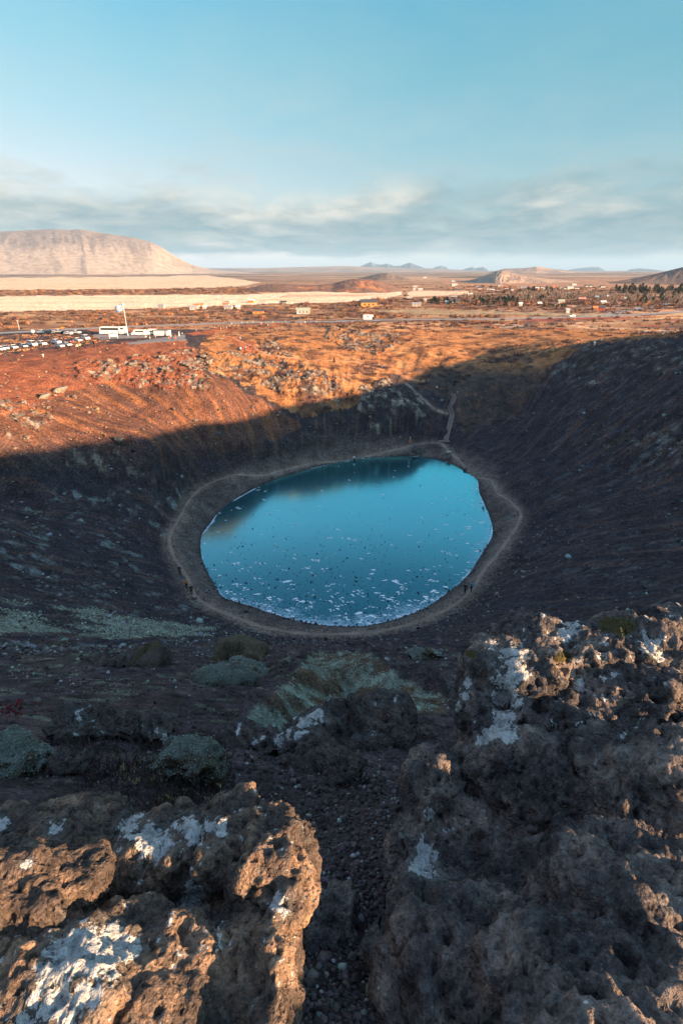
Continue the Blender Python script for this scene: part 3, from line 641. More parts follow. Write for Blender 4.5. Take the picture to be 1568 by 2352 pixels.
def normals(V_, Fq):
    if not isinstance(Fq, np.ndarray): return None
    n = np.cross(V_[Fq[:, 2]] - V_[Fq[:, 0]], V_[Fq[:, 3]] - V_[Fq[:, 1]]); o = np.zeros_like(V_)
    for k in range(4): np.add.at(o, Fq[:, k], n)
    return o / (np.linalg.norm(o, axis=1, keepdims=True) + 1e-12)
LICHEN = [(300,1900,36),(335,1915,30),(355,1940,46),(430,1905,36),(450,1915,28),(505,1905,20),(480,1898,22),(0,1895,24),(130,1905,22),(60,1985,14),
 (200,2195,80),(150,2205,50),(260,2175,60),(300,2180,34),(180,2160,40),(100,2255,36),(150,2300,66),(110,2310,50),(60,2340,34),(200,2285,40),(445,2045,28),(430,2070,24),(640,2075,26),(655,2095,16),(250,2225,30),(205,2150,26),
 (1178,1518,40),(1182,1545,42),(1165,1575,36),(1155,1600,32),(1172,1610,22),(1330,1576,15),(1316,1440,24),(1296,1456,20),(1150,1662,32),(1172,1685,22),(1130,1680,22),(1112,1700,15),(1070,1572,14),(1066,1600,14),(1050,1625,16),(1490,1484,24),(1505,1476,14),(1516,1508,16),(1395,1462,9),
 (978,1968,30),(958,1990,24),(985,2000,20),(988,1868,13),(965,1945,18),(1472,1655,11),(1460,1668,8),(1430,1690,10),(605,1695,9),(640,1700,13),(585,1705,8),(680,1690,16),(665,1680,9),(710,1655,18),(690,1665,14),(730,1640,16),(380,1700,20),(460,1720,18),(180,1650,14),(360,1672,10)]
MOSSP = [(1425,1438,42),(1390,1432,26),(1290,1510,26),(1080,1500,18)]
def weather(V_, Nn, Fq, s, seed, lich=1., moss=0., amp=1.):
    """s = size of the finest feature in metres"""
    big = fbm3(V_, .12 / s, seed, 3); rid = fbm3(V_, .22 / s, seed + 20, 4, .5, True)
    P = V_ + Nn * ((4.2 * s * big * (.5 + .5 * amp) + 3.0 * s * amp * (rid - .3))[:, None])
    P = P + Nn * (7.5 * s * fbm3(V_, .038 / s, seed + 5, 3))[:, None]
    wp = V_ + 3.5 * s * np.stack([fbm3(V_ + 9 * q, .12 / s, seed + 90 + q, 3) for q in range(3)], 1)
    fa, ha = cell3(wp, .045 / s, seed + 95); fb, hb = cell3(wp + 3, .11 / s, seed + 96)
    P = P + Nn * (amp * (5.2 * s * (ha - .5) + 2.4 * s * (hb - .5) - 2.2 * s * sstep(.62, .85, fa) - 1.1 * s * sstep(.6, .85, fb))[:, None])
    f1, hid = cell3(V_ + .5 * s * fbm3(V_, .5 / s, seed + 3, 2)[:, None], .13 / s, seed + 40)
    gate = sstep(.0, .5, fbm3(V_, .06 / s, seed + 50, 2) + .38)
    pit = sstep(.42, .10, f1) * (hid > .35) * gate
    f2, hid2 = cell3(V_, .42 / s, seed + 41); pit2 = sstep(.45, .1, f2) * (hid2 > .58)
    P = P - Nn * ((5.6 * s * pit + 3.2 * s * pit2)[:, None])
    P = P + Nn * (s * .95 * (.5 + .5 * amp) * fbm3(V_, .7 / s, seed + 60, 3, .65))[:, None]
    px, py, d = proj(P[:, 0], P[:, 1], P[:, 2]); N2 = normals(P, Fq); N2 = Nn if N2 is None else N2
    wob = fbm3(P, .16 / s, seed + 70, 4, .6); L = np.full(len(P), -1.)
    for (x, y, r) in LICHEN: L = np.maximum(L, 1 - np.hypot(px - x, (py - y) * 1.05) / (.92 * r) + .75 * wob)
    scat = sstep(.36, .70, fbm3(P, .22 / s, seed + 80, 4, .6) + .30 * N2[:, 2]) 
    L = np.maximum(L, -1 + 1.12 * scat * lich)
    Mo = np.full(len(P), -1.)
    for (x, y, r) in MOSSP: Mo = np.maximum(Mo, 1 - np.hypot(px - x, (py - y) * 1.6) / r + wob * .4)
    if moss: Mo = np.maximum(Mo, moss * (.5 + N2[:, 2]) + .6 * wob - .35)
    return P, L, Mo
def rock_mat(name, fine, tones, lich=(.80, .82, .79), mossc=((.035, .032, .012), (.10, .085, .03), (.16, .13, .045))):
    k = N(name); co = k.co(); a = k.noise(fine * .08, 6, .65, co); b = k.noise(fine * .5, 5, .7, co); c = k.noise(fine * 2.2, 3, .7, co)
    base = k.ramp(a, [(.28, tones[0]), (.45, tones[1]), (.58, tones[2]), (.74, tones[3])])
    m = k.math('MULTIPLY', k.mrange(b, .28, .72, .34, 1.7), k.mrange(c, .2, .8, .5, 1.5))
    base = k.mixc(1., base, k.n('ShaderNodeCombineColor', {0: m, 1: m, 2: m}).outputs[0], 'MULTIPLY')
    sp = k.noise(fine * 1.3, 2, .5, co); base = k.mixc(k.mrange(sp, .64, .72, 0, .45), base, (.30, .26, .22)); base = k.mixc(k.mrange(sp, .38, .32, 0, .6), base, (.022, .020, .021))
    lv = k.math('ADD', k.attr('lichen', 'Fac'), k.math('ADD', k.math('ADD', k.math('MULTIPLY', k.math('SUBTRACT', a, .5), 1.3), k.math('MULTIPLY', k.math('SUBTRACT', b, .5), 2.2)), k.math('MULTIPLY', k.math('SUBTRACT', c, .5), .7)))
    lm = k.mrange(lv, .10, .20)
    lc = k.mixc(k.mrange(k.math('ADD', k.math('MULTIPLY', c, .5), k.math('MULTIPLY', b, .5)), .36, .58), tuple(v * .42 for v in lich), lich)
    base = k.mixc(lm, base, lc)
    gm = k.mrange(k.math('ADD', lv, .72), .10, .42, 0, .28); base = k.mixc(gm, base, (.17, .19, .18))   # thin grey-green lichen film
    mv = k.mrange(k.math('ADD', k.attr('moss', 'Fac'), k.math('MULTIPLY', k.math('SUBTRACT', b, .5), .9)), .05, .3)
    base = k.mixc(mv, base, k.ramp(c, [(.3, mossc[0]), (.55, mossc[1]), (.75, mossc[2])]))
    k.set('Base Color', base); k.set('Roughness', .9); k.set('Specular IOR Level', .25)
    vo = k.n('ShaderNodeTexVoronoi', {'Scale': fine * .9, 'Vector': co}).outputs['Distance']
    h = k.math('ADD', k.math('MULTIPLY', b, 1.0), k.math('ADD', k.math('MULTIPLY', c, .35), k.math('MULTIPLY', k.mrange(vo, 0, .45), .45)))
    k.set('Normal', k.bump(h, 2.0 / fine, 1.)); return k.m
M['rock_near'] = rock_mat('lava_brown', 75., ((.042, .034, .032), (.098, .076, .062), (.25, .17, .115), (.42, .29, .19)))
M['rock_slab'] = rock_mat('lava_grey', 55., ((.026, .025, .028), (.084, .074, .072), (.195, .16, .138), (.42, .32, .245)))
M['rock_far'] = rock_mat('lava_dark', 22., ((.045, .040, .042), (.085, .072, .066), (.12, .095, .08), (.16, .13, .10)))
def rock(name, label, cat, lobes, voxel, s, seed, mat, lich=1., moss=0., group=None, smooth=True, amp=1.):
    V_, Nn, Fq = fuse(lobes, voxel); P, L, Mo = weather(V_, Nn, Fq, s, seed, lich, moss, amp)
    c = np.array([*P[:, :2].mean(0), P[:, 2].min()])
    o = link(name, mesh_from(name, P - c, Fq, mat, None, smooth, {'lichen': L, 'moss': Mo})); o.location = c
    return tag(o, label, cat, group)
GRP = 'lava rocks at the crater edge in front of the camera'
rock('lava_rock', 'brown pitted lava ledge along the left frame edge behind the orange boulder', 'rock', [(40,1955,1.85,140,56,.2),(190,1940,1.85,95,56,.2),(-120,2010,1.8,150,90,.25),(100,2020,1.80,150,70,.2),(235,1985,1.84,60,70,.15)], .0085, .0085, 11, M['rock_near'], .7, group=GRP, amp=.36)
rock('lava_rock', 'knobbly lava rock with white lichen crust, top of the left outcrop', 'rock', [(345,1968,1.66,64,66,.15),(440,1945,1.68,95,66,.16),(545,1945,1.63,86,70,.16),(625,1975,1.54,82,76,.16),(655,2025,1.47,58,52,.12),(690,1965,1.56,30,40,.09),(560,2010,1.62,70,40,.1)], .0075, .0075, 12, M['rock_near'], 1.05, group=GRP, amp=.36)
rock('lava_rock', 'sunlit orange-brown boulder with round hollows at the left frame edge', 'rock', [(60,2070,1.34,112,84,.14),(160,2020,1.38,66,44,.10),(0,2145,1.32,120,64,.13),(140,2075,1.38,66,60,.10),(-80,2060,1.34,120,100,.15)], .0075, .0075, 13, M['rock_near'], .6, group=GRP, amp=.34)
rock('lava_rock', 'broad weathered lava slab with big white lichen patches below the other rocks', 'rock', [(420,2180,1.50,170,90,.2),(600,2130,1.42,78,70,.16),(640,2235,1.30,56,115,.16),(620,2340,1.22,60,110,.16),(300,2300,1.25,230,120,.2),(110,2310,1.17,200,125,.2),(470,2360,1.24,170,80,.15),(-60,2260,1.22,160,110,.2),(270,2200,1.38,140,56,.14),(470,2260,1.34,140,90,.16),(550,2160,1.40,90,60,.12),(560,2260,1.30,90,100,.14)], .0075, .0075, 14, M['rock_near'], 1.0, group=GRP, amp=.34)
rock('lava_rock', 'small plain grey-brown rock wedged between the two large outcrops', 'rock', [(752,2130,1.95,58,70,.12),(735,2200,1.85,48,70,.12),(775,2090,2.0,36,36,.1)], .010, .008, 15, M['rock_slab'], .7, group=GRP, amp=.34)
rock('lava_rock', 'dark rugged rock with one large white lichen patch topping the right outcrop', 'rock', [(1172,1570,2.9,95,92,.28),(1110,1640,2.8,62,72,.22),(1300,1545,3.0,140,100,.34),(1440,1510,3.1,150,85,.4),(1580,1500,3.2,150,88,.4),(1490,1600,2.75,170,80,.3),(1200,1650,2.72,90,60,.22),(1330,1640,2.7,130,60,.25),(1085,1560,3.0,40,56,.2),(1255,1480,3.2,90,52,.3)], .014, .014, 16, M['rock_slab'], 1.15, group=GRP, amp=.5)
rock('lava_rock', 'huge smooth-faced dark lava slab filling the lower right corner', 'rock', [(1330,1820,2.42,220,110,.34),(1110,1830,2.6,110,90,.24),(1000,1890,2.35,58,140,.22),(1500,1860,2.25,200,190,.4),(1210,2080,1.98,240,110,.26),(985,2080,2.0,80,110,.2),(1460,2110,1.75,230,190,.33),(1110,2270,1.6,200,150,.26),(1400,2340,1.38,300,170,.28),(930,2330,1.66,70,130,.2),(1640,1830,2.5,150,220,.35),(1660,2180,1.9,180,240,.3),(960,1985,2.15,64,90,.18),(1000,1760,2.55,34,40,.16),(1200,1960,2.28,170,90,.22),(1200,1760,2.5,110,90,.26),(1060,1960,2.25,80,110,.2),(1.30,-.35,(48.54,),.34,.30,.3)], .0125, .012, 17, M['rock_slab'], .75, group=GRP, amp=.5)  # last lobe, in world coordinates, is unseen and added to shade the left outcrop
# ------------------------------------------------------------------ loose stones, moss, brush
def protos(n, sub, seed, flat=.75, rough=.35):
    out = []
    for i in range(n):
        tmp = bmesh.new(); bmesh.ops.create_icosphere(tmp, subdivisions=sub, radius=1)
        v = np.array([q.co for q in tmp.verts]); f = np.array([[q.index for q in g.verts] for g in tmp.faces]); tmp.free()
        r = np.random.default_rng(seed + i)
        for _ in range(9):                                   # chip flat faces off the ball
            nrm = r.normal(size=3); nrm /= np.linalg.norm(nrm); c = r.uniform(.35, .75); d = v @ nrm; v = v - nrm[None] * np.maximum(d - c, 0)[:, None]
        v = v * (1 + rough * fbm3(v + i * 7, 1.4, seed, 2))[:, None] * np.array([1, r.uniform(.65, 1), flat * r.uniform(.7, 1.1)])
        out.append((v, f))
    return out
def scatter(name, P, size, col, pr, mat, kind='stuff', tilt=None, rotz=None, **props):
    """many small pieces as one mesh"""
    Vs, Fs, Cs = [], [], []; off = 0; which = RNG.integers(0, len(pr), len(P))
    ang = RNG.uniform(0, 2 * math.pi, len(P)) if rotz is None else rotz
    for k, (v, f) in enumerate(pr):
        ix = np.nonzero(which == k)[0]
        if not len(ix): continue
        ca, sa = np.cos(ang[ix])[:, None], np.sin(ang[ix])[:, None]
        sz = size[ix][:, None]
        x = (v[None, :, 0] * ca - v[None, :, 1] * sa) * sz; y = (v[None, :, 0] * sa + v[None, :, 1] * ca) * sz; z = v[None, :, 2] * sz
        w = np.stack([x, y, z], -1) + P[ix][:, None, :]
        Vs.append(w.reshape(-1, 3)); n = len(v)
        Fs.append((f[None] + (np.arange(len(ix)) * n)[:, None, None] + off).reshape(-1, f.shape[1])); off += len(ix) * n
        Cs.append(np.repeat(col[ix], n, 0))
    return link(name, mesh_from(name, np.concatenate(Vs), np.concatenate(Fs), mat, np.concatenate(Cs), False), kind=kind, **props)
k = N('loose_stone'); a = k.noise(30, 4, .65); m = k.mrange(a, .25, .75, .6, 1.4)
k.set('Base Color', k.mixc(1., k.attr('col'), k.n('ShaderNodeCombineColor', {0: m, 1: m, 2: m}).outputs[0], 'MULTIPLY')); k.set('Normal', k.bump(a, .02, .8)); M['stone'] = k.m
k = N('plant_matter'); k.set('Base Color', k.attr('col')); k.set('Roughness', .8); M['plant'] = k.m
FRONT = (DEP > .3) & (PX > -60) & (PX < 1630) & (PY < 2420)
def pick(mask, n, w=None):
    ix = np.nonzero(mask & FRONT)[0]
    if w is not None: p = w[ix]; p = p / p.sum()
    else: p = None
    i = RNG.choice(ix, min(n, len(ix)), replace=len(ix) < n, p=p)
    j = np.stack([X[i], Y[i], Z[i]], 1); s = np.maximum(R[i] * .004, .003)
    j[:, :2] += RNG.normal(size=(len(i), 2)) * s[:, None]
    return i, j
def jit(base, n, v=.3): return np.clip(np.asarray(base)[None] * (1 + RNG.normal(size=(n, 1)) * v) * (1 + RNG.normal(size=(n, 3)) * .06), .01, .8)
p20 = protos(6, 1, 900); p80 = protos(6, 2, 950)
# gravel round the camera
notmoss = MO < .4
i, P = pick((PY > 1470) & (R < 17) & notmoss, 19000, .35 + sstep(-.2, .6, fbm2(X / .8, Y / .8, 600, 3)) + 1.5 * sstep(1700, 1760, PY) * sstep(420, 520, PX))
sz = np.clip(.0075 * R[i] ** .62 * RNG.pareto(2.6, len(i)) ** .55 + .006, .006, .10); P[:, 2] += sz * .12
scatter('gravel', P, sz, np.where(RNG.random((len(i), 1)) < .07, jit((.24, .26, .25), len(i), .3), jit((.070, .058, .058), len(i), .45)), p20, M['stone'])
i, P = pick((PY > 1400) & (PY < 1690) & (R > 7) & (R < 60) & notmoss, 8000, .2 + sstep(-.2, .5, fbm2(X / 2.5, Y / 2.5, 603, 3))); n_ = len(i); sz = .0022 * R[i] * (.6 + RNG.pareto(2.6, n_) ** .7); sz = np.clip(sz, .01, .006 * R[i]); scatter('gravel', P, sz, np.where(RNG.random((n_, 1)) < .16, jit((.22, .245, .235), n_, .3), jit((.075, .060, .060), n_, .45)), p20, M['stone'])
i, P = pick((PY > 1640) & (PX > 430) & (PX < 1000) & (R < 8), 900); sz = RNG.uniform(.014, .045, len(i)) * (R[i] / 4) ** .5; P[:, 2] += sz * .3
scatter('rubble', P, sz, jit((.095, .078, .076), len(i), .3), p80, M['stone'])
# scree on the crater walls
slope = (R > 17) & (R < 245) & (DSH > 2.5) & (DPA > 1.3) & (~INS) & (GR < .5) & (PY > 785)
wgt = (.25 + 0.5 * ROCK + 1.2 * sstep(.1, .6, fbm2(X / 7, Y / 7, 610, 4))) * np.where(PX < 620, np.where(PY > 1060, .6, np.where(PY < 860, .12 + .6 * ROCK, .8)), np.where(PX > 950, .35 + .9 * ROCK, 1.))
i, P = pick(slope, 8000, wgt); n = len(i)
sz = np.clip(.0022 * R[i] * RNG.pareto(2.4, n) ** .6 + .05, .05, .75); P[:, 2] += sz * .1
col = jit((.10, .085, .08), n, .3); ri = (PX[i] > 950); pale = RNG.random(n)
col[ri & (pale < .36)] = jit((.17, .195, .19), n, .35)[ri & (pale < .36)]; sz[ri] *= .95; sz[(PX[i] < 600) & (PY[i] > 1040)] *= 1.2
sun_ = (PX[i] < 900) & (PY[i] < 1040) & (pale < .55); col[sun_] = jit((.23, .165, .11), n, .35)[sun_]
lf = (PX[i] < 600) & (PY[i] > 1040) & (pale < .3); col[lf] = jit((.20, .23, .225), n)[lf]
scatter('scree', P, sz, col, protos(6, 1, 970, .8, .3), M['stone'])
i, P = pick((DPA < 9) & (DPA > 1.0) & (DSH > .4) & (~INS) & (PX > 900), 700, .2 + 1. * (PX > 1050)); sz = RNG.uniform(.12, .5, len(i)); P[:, 2] += sz * .1
scatter('shingle', P, sz * np.where(RNG.random(len(i)) < .9, .6, 1.4), jit((.15, .13, .115), len(i), .3), protos(4, 1, 980, .5, .3), M['stone'])
i, P = pick((DSH < 1.3) & (~INS), 800); sz = RNG.uniform(.08, .28, len(i)); scatter('shore_stones', P, sz, jit((.055, .05, .05), len(i), .4), p20, M['stone'])
# boulders, each one an object
BM = []
for j, (v, f) in enumerate(protos(9, 3, 990, .8, .5)):
    v = v * (1 + .10 * fbm3(v, 3.2, j, 3))[:, None]
    for mk in ('boulder_pale', 'boulder_dark'): BM.append((mk, v, f))
M['boulder_pale'] = rock_mat('boulder_pale', 4., ((.12, .085, .06), (.22, .165, .12), (.30, .245, .18), (.40, .34, .26)), (.42, .40, .34))
M['boulder_dark'] = rock_mat('boulder_dark', 4., ((.05, .045, .046), (.09, .08, .076), (.13, .12, .115), (.18, .185, .18)), (.26, .29, .29))
BMESH = {}
def bmesh_of(mk, j):
    if (mk, j) not in BMESH:
        l = [q for q in BM if q[0] == mk]; v, f = l[j % len(l)][1:]
        L = .55 * fbm3(v, 1.8, j + 3, 3) - .15 + .25 * v[:, 2]
        BMESH[mk, j] = mesh_from('boulder', v, f, M[mk], None, False, {'lichen': L, 'moss': np.full(len(v), -1.)})
    return BMESH[mk, j]
def boulder(p, s, mk, j, label, group=None, sink=.3, sc=(1, 1, 1), name='boulder'):
    o = link(name, bmesh_of(mk, j)); o.location = (p[0], p[1], p[2] + s * (.55 - sink) * sc[2]); o.scale = (s * sc[0], s * sc[1], s * sc[2]); o.rotation_euler = (random.uniform(-.3, .3), random.uniform(-.3, .3), random.uniform(0, 6.3))
    return tag(o, label, 'boulder', group)
def bpx(px, py, wpx, mk, label, sc=(1, 1, 1), group=None, sink=.3):
    p = G(px, py); d = proj(*p)[2]; return boulder(p, wpx * d / F * .5, mk, random.randrange(9), label, group, sink, sc)
def field(mask, n, lo, hi, mk, label, group, w=None):
    i, P = pick(mask, n, w)
    for a, p in zip(i, P):
        s = min(hi, lo * (1 + random.paretovariate(2.2) - 1)); boulder(p, s, mk, random.randrange(9), label, group, .42, (1, random.uniform(.6, 1), random.uniform(.6, 1.1)))
sunny = (DSH > 8)
field((ROCK > .5) & (PX < 520) & (PY < 915) & (PY > 815), 44, .45, 1.3, 'boulder_pale', 'pale boulder in the broken rock band on the sunlit red crater slope', 'boulders of the rock band on the red slope')
field((ROCK > .5) & (PX < 140) & (PY > 915) & (PY < 1015), 26, .35, 1.1, 'boulder_pale', 'pale lichen-covered boulder in the rock pile at the left frame edge of the red slope', 'boulders in the rock pile at the left')
field((ROCK > .5) & (PX > 560) & (PX < 830) & (PY < 945), 62, .4, 1.25, 'boulder_pale', 'brown-grey boulder on the rough outcrop between red trail and lake', 'boulders of the grassy outcrop')
field((ROCK > .5) & (PX > 740) & (PX < 930) & (PY < 820), 24, .4, 1.3, 'boulder_pale', 'white-grey boulder in the cluster on the hilltop of the far rim', 'boulders on the far hilltop')
field((ROCK > .5) & (PX > 790) & (PX < 1010) & (PY > 860) & (PY < 1000), 26, .4, 1.0, 'boulder_dark', 'dark lichen-flecked boulder on the shaded spur beside the stairs', 'boulders on the shaded spur')
field((ROCK > .5) & (PX > 1220) & (PY < 910), 58, .45, 1.5, 'boulder_dark', 'dark boulder with pale lichen on the upper right crater wall', 'boulders on the upper right wall')
field((PX > 1200) & (PY > 950) & (PY < 1380) & (R > 45) & (DPA > 4), 26, .22, .6, 'boulder_dark', 'dark stone block lying on the smooth lower right crater wall', 'blocks on the lower right wall')
for a in [(100,915,30,'boulder_pale','large pale boulder alone on the orange slope, left of the twin-topped boulder'),(137,900,33,'boulder_pale','large boulder with dark shrub behind it on the orange slope'),(40,895,11,'boulder_pale','small pale block above the rock pile at the left frame edge'),
  (482,836,30,'boulder_pale','biggest shadowed boulder at the right end of the red slope rock band'),(425,838,18,'boulder_pale','upright boulder at the right part of the rock band'),(452,848,13,'boulder_pale','narrow boulder with black shade just left of the biggest shadowed boulder'),
  (167,1062,15,'boulder_dark','lone grey boulder in the shade low on the left slope'),(450,967,14,'boulder_pale','rounded boulder alone just above the shadow edge on the left slope'),(500,997,17,'boulder_dark','dark boulder right on the shadow edge of the left slope'),(580,952,9,'boulder_pale','small white block above the shadow edge'),(622,960,10,'boulder_pale','pale block half in shadow right of the small white block'),(270,1013,26,'boulder_dark','flat lichen-topped boulder in shade at the foot of the orange slope'),(430,1008,12,'boulder_pale','reddish boulder in a small hollow on the shadow edge'),
  (956,1035,25,'boulder_dark','largest dark boulder on the far lake shore'),(1033,1052,16,'boulder_dark','dark boulder at the water near the foot of the stairs'),(1068,1078,15,'boulder_dark','dark boulder at the far right bend of the shore'),(1010,1030,10,'boulder_dark','small dark boulder in front of the stair landing'),(1052,1038,12,'boulder_dark','low dark boulder right of the stair landing')]:
    bpx(*a)
for a in [(470,1357,36,'boulder_dark','flat dark slab at the left lake shore beside the person in orange'),(450,1375,20,'boulder_dark','small flat rock on the trail below the shore slab'),(420,1325,18,'boulder_dark','low rock beside the trail between the two walkers'),(1150,1318,18,'boulder_pale','flat pale slab beside the right shore trail'),(1175,1300,22,'boulder_dark','flat dark slab above the right shore trail'),(1186,1316,16,'boulder_dark','small slab right of the pale slab'),(1485,1350,34,'boulder_dark','isolated pale-topped rock on the lower right wall')]:
    bpx(*a, sc=(1, .7, .35))
# ice patches and stones on the lake
def ice_mesh(j):
    r = np.random.default_rng(700 + j); V_, F_ = [], []
    for c in range(r.integers(2, 6)):
        ox, oy = r.normal(size=2) * .55; rad = r.uniform(.15, .5); m = 9; o = len(V_)
        for z in (0., .02):
            for q in range(m):
                a = q * 2 * math.pi / m; rr = rad * r.uniform(.55, 1.15); V_.append((ox + rr * math.cos(a) * 1.5, oy + rr * math.sin(a), z + .002 * c))
        F_.append(tuple(range(o + m, o + 2 * m)))
        for q in range(m): F_.append((o + q, o + (q + 1) % m, o + m + (q + 1) % m, o + m + q))
    return mesh_from('ice_patch', V_, F_, M['frost'], None, False)
M['frost'] = flat('frost_white', (.82, .86, .88), .6, .4, .1)
IM = [ice_mesh(j) for j in range(12)]
cnt = 0; ppx, ppy = np.array(SHORE_PX)[:, 0], np.array(SHORE_PX)[:, 1]
def lakepix(n, dens):
    out = []
    while len(out) < n:
        x, y = random.uniform(455, 1135), random.uniform(1045, 1442)
        if random.random() > dens(x, y): continue
        q = at_z(x, y, 0.)
        if not inpoly(np.array([q[0]]), np.array([q[1]]), [tuple(p) for p in SHORE_S])[0]: continue
        out.append((x, y, q))
    return out
def dens_ice(x, y):
    d = .20 + .8 * max(0, min(1, (y - 1260) / 130)) + .8 * max(0, (x - 950) / 170) * (y > 1090) + .35 * (x < 640) * (y > 1110) * (y < 1180)
    return d * (.25 + .75 * (n2(np.array([x / 28.]), np.array([y / 14.]), 77)[0] > .08))
for x, y, q in lakepix(300, dens_ice):
    o = link('ice_patch', IM[cnt % 12]); cnt += 1; s = random.uniform(.2, .5) * (.8 if y < 1200 else 1) * (1.5 if random.random() < .12 else 1); o.location = (q[0], q[1], .006); o.scale = (s * 1.1, s, 1); o.rotation_euler.z = random.uniform(-.5, .5)
    tag(o, 'small white patch of rough frost lying on the blue frozen lake', 'ice patch', 'white ice patches on the frozen lake')
SM = [mesh_from('stone', v, f, None, None, False) for v, f in protos(5, 1, 1200, .7)]
M['wet_stone'] = flat('dark_stone', (.020, .019, .021), .8, .3, .3)
for m_ in SM: m_.materials.append(M['wet_stone'])
dens_st = lambda x, y: (.15 + .85 * max(0, min(1, (y - 1150) / 200))) * (1. if x < 900 else .55)
LP = lakepix(900, dens_st); LP = sorted(((random.uniform(.05, .15) if random.random() < .93 else .22, q) for x, y, q in LP), key=lambda a: -a[0] / a[1][1])
for s, q in LP[:290]:
    o = link('stone', random.choice(SM)); o.location = (q[0], q[1], s * .4); o.scale = (s, s, s); o.rotation_euler.z = random.uniform(0, 6)
    tag(o, 'small dark stone thrown onto the ice of the frozen lake', 'stone', 'dark stones lying on the lake ice')
P = np.array([(q[0], q[1], s * .3) for s, q in LP[290:]]); scatter('pebbles', P, np.array([s for s, q in LP[290:]]), np.full((len(P), 3), .02), p20, M['stone'])
# moss tufts on the ridge and mounds, moss field on the lower left slope
def dome(n, seed): 
    return [(v * np.array([1, 1, .7]), f) for v, f in protos(n, 1, seed, .8, .5)]
i, P = pick((MO > .5) & (R < 34), 18000); sz = RNG.uniform(.008, .024, len(i)) * (R[i] / 8) ** .8
g_ = n2(X[i] / .62, Y[i] / .5, 291) + .6 * n2(X[i] / .25, Y[i] / .2, 292); c_ = jit((.25, .30, .24), len(i), .25); br = g_ < -.12; c_[br] = jit((.15, .125, .08), len(i), .25)[br]
scatter('moss', P, sz, c_, dome(5, 1300), M['plant'])
i, P = pick((MO > .3) & (R > 34), 7500); sz = RNG.uniform(.05, .15, len(i)); scatter('moss', P, sz, jit((.24, .27, .21), len(i), .35), dome(5, 1310), M['plant'])
# blades: brush on the plain, dry grass in the bowl, heather by the camera
def blades(nb, seed, spread, h, w):
    out = []
    for j in range(6):
        r = np.random.default_rng(seed + j); V_, F_ = [], []
        for b in range(nb):
            a = r.uniform(0, 6.28); d = spread * math.sqrt(r.random()); x, y = d * math.cos(a), d * math.sin(a); l = h * r.uniform(.5, 1) * (1.15 - .6 * d / max(spread, .01)); t = r.uniform(0, 6.28); lean = r.normal(size=2) * .35 * l; ww = w * r.uniform(.6, 1.3)
            o = len(V_); V_ += [(x - ww * math.cos(t), y - ww * math.sin(t), 0), (x + ww * math.cos(t), y + ww * math.sin(t), 0), (x + lean[0], y + lean[1], l)]; F_.append((o, o + 1, o + 2))
        out.append((np.array(V_), np.array(F_)))
    return out
inS = np.zeros(len(X), bool)
for P_, c in SCRUB: inS |= inpoly(PX, PY, P_)
inF = np.zeros(len(X), bool)
for P_, c in FIELDS: inF |= inpoly(PX, PY, [(x, y + (1.5 if y > P_[0][1] else -1.5)) for x, y in P_])
inF |= inpoly(PX, PY, [(200,762),(430,755),(440,792),(200,792)]) & (PY > 755)
i, P = pick(~inF & (R > 235) & (R < 1100) & (PY < 765) & (DRD > 7) & (plain > .4), 5200, (.15 + inS) * sstep(-.3, .4, fbm2(X / 45, Y / 16, 640, 4)) + 1e-4)
sz = RNG.uniform(.7, 1.7, len(i)) * np.where(R[i] > 500, 1.6, 1.); cc = jit((.105, .066, .056), len(i), .3); m_ = RNG.random(len(i)) < .3; cc[m_] = jit((.24, .12, .06), len(i), .3)[m_]
scatter('scrub', P, sz, cc, blades(26, 650, 1.1, 1.3, .16), M['plant'])
i, P = pick((GR > .6) & (R > 120) & (R < 330) & (ROCK < .5), 9000, .4 + sstep(-.3, .5, fbm2(X / 12, Y / 8, 645, 4))); cc = jit((.38, .21, .095), len(i), .25); m_ = fbm2(X[i] / 7, Y[i] / 7, 236, 4) > .15; cc[m_] = jit((.13, .075, .05), len(i), .3)[m_]; m_ = (PX[i] > 960) & (PY[i] > 835); cc[m_] = jit((.085, .066, .055), len(i), .3)[m_]  # last mask: blades coloured dark to paint in the shade on the right
scatter('grass', P, RNG.uniform(.25, .6, len(i)), cc, blades(10, 660, .8, 1., .09), M['plant'])
lotz = inpoly(PX, PY, [(-30,772),(205,764),(214,772),(262,786),(200,800),(90,812),(-30,826)]) & (R > 100)
i, P = pick(lotz & (PY < 790 + .12 * (200 - PX)), 1500); cc = jit((.40, .21, .10), len(i), .3); m_ = (fbm2(X[i] / 9, Y[i] / 9, 646, 3) > -.05); cc[m_] = jit((.10, .062, .058), len(i), .3)[m_]
scatter('grass', P, RNG.uniform(.25, .75, len(i)), cc, blades(12, 665, .9, 1., .1), M['plant'])
i, P = pick((GR > .5) & (R > 120) & (R < 330), 420, sstep(.1, .5, fbm2(X / 18, Y / 18, 237, 4)) + .02); scatter('undergrowth', P, RNG.uniform(.6, 1.3, len(i)), jit((.085, .056, .055), len(i), .25), blades(34, 670, 1.1, 1.1, .11), M['plant'])
i, P = pick(inpoly(PX, PY, [(130,1690),(350,1660),(520,1700),(520,1800),(480,1890),(330,1860),(150,1800)]), 420); scatter('heather', P, RNG.uniform(.05, .12, len(i)), jit((.055, .042, .036), len(i), .35), blades(22, 680, .9, 1.2, .05), M['plant'])
i, P = pick(inpoly(PX, PY, [(250,1740),(500,1740),(520,1850),(330,1880)]), 46); P[:, 2] += .04; scatter('withered_leaves', P, RNG.uniform(.035, .07, len(i)), jit((.30, .25, .12), len(i), .3), blades(9, 690, .4, 1., .16), M['plant'])
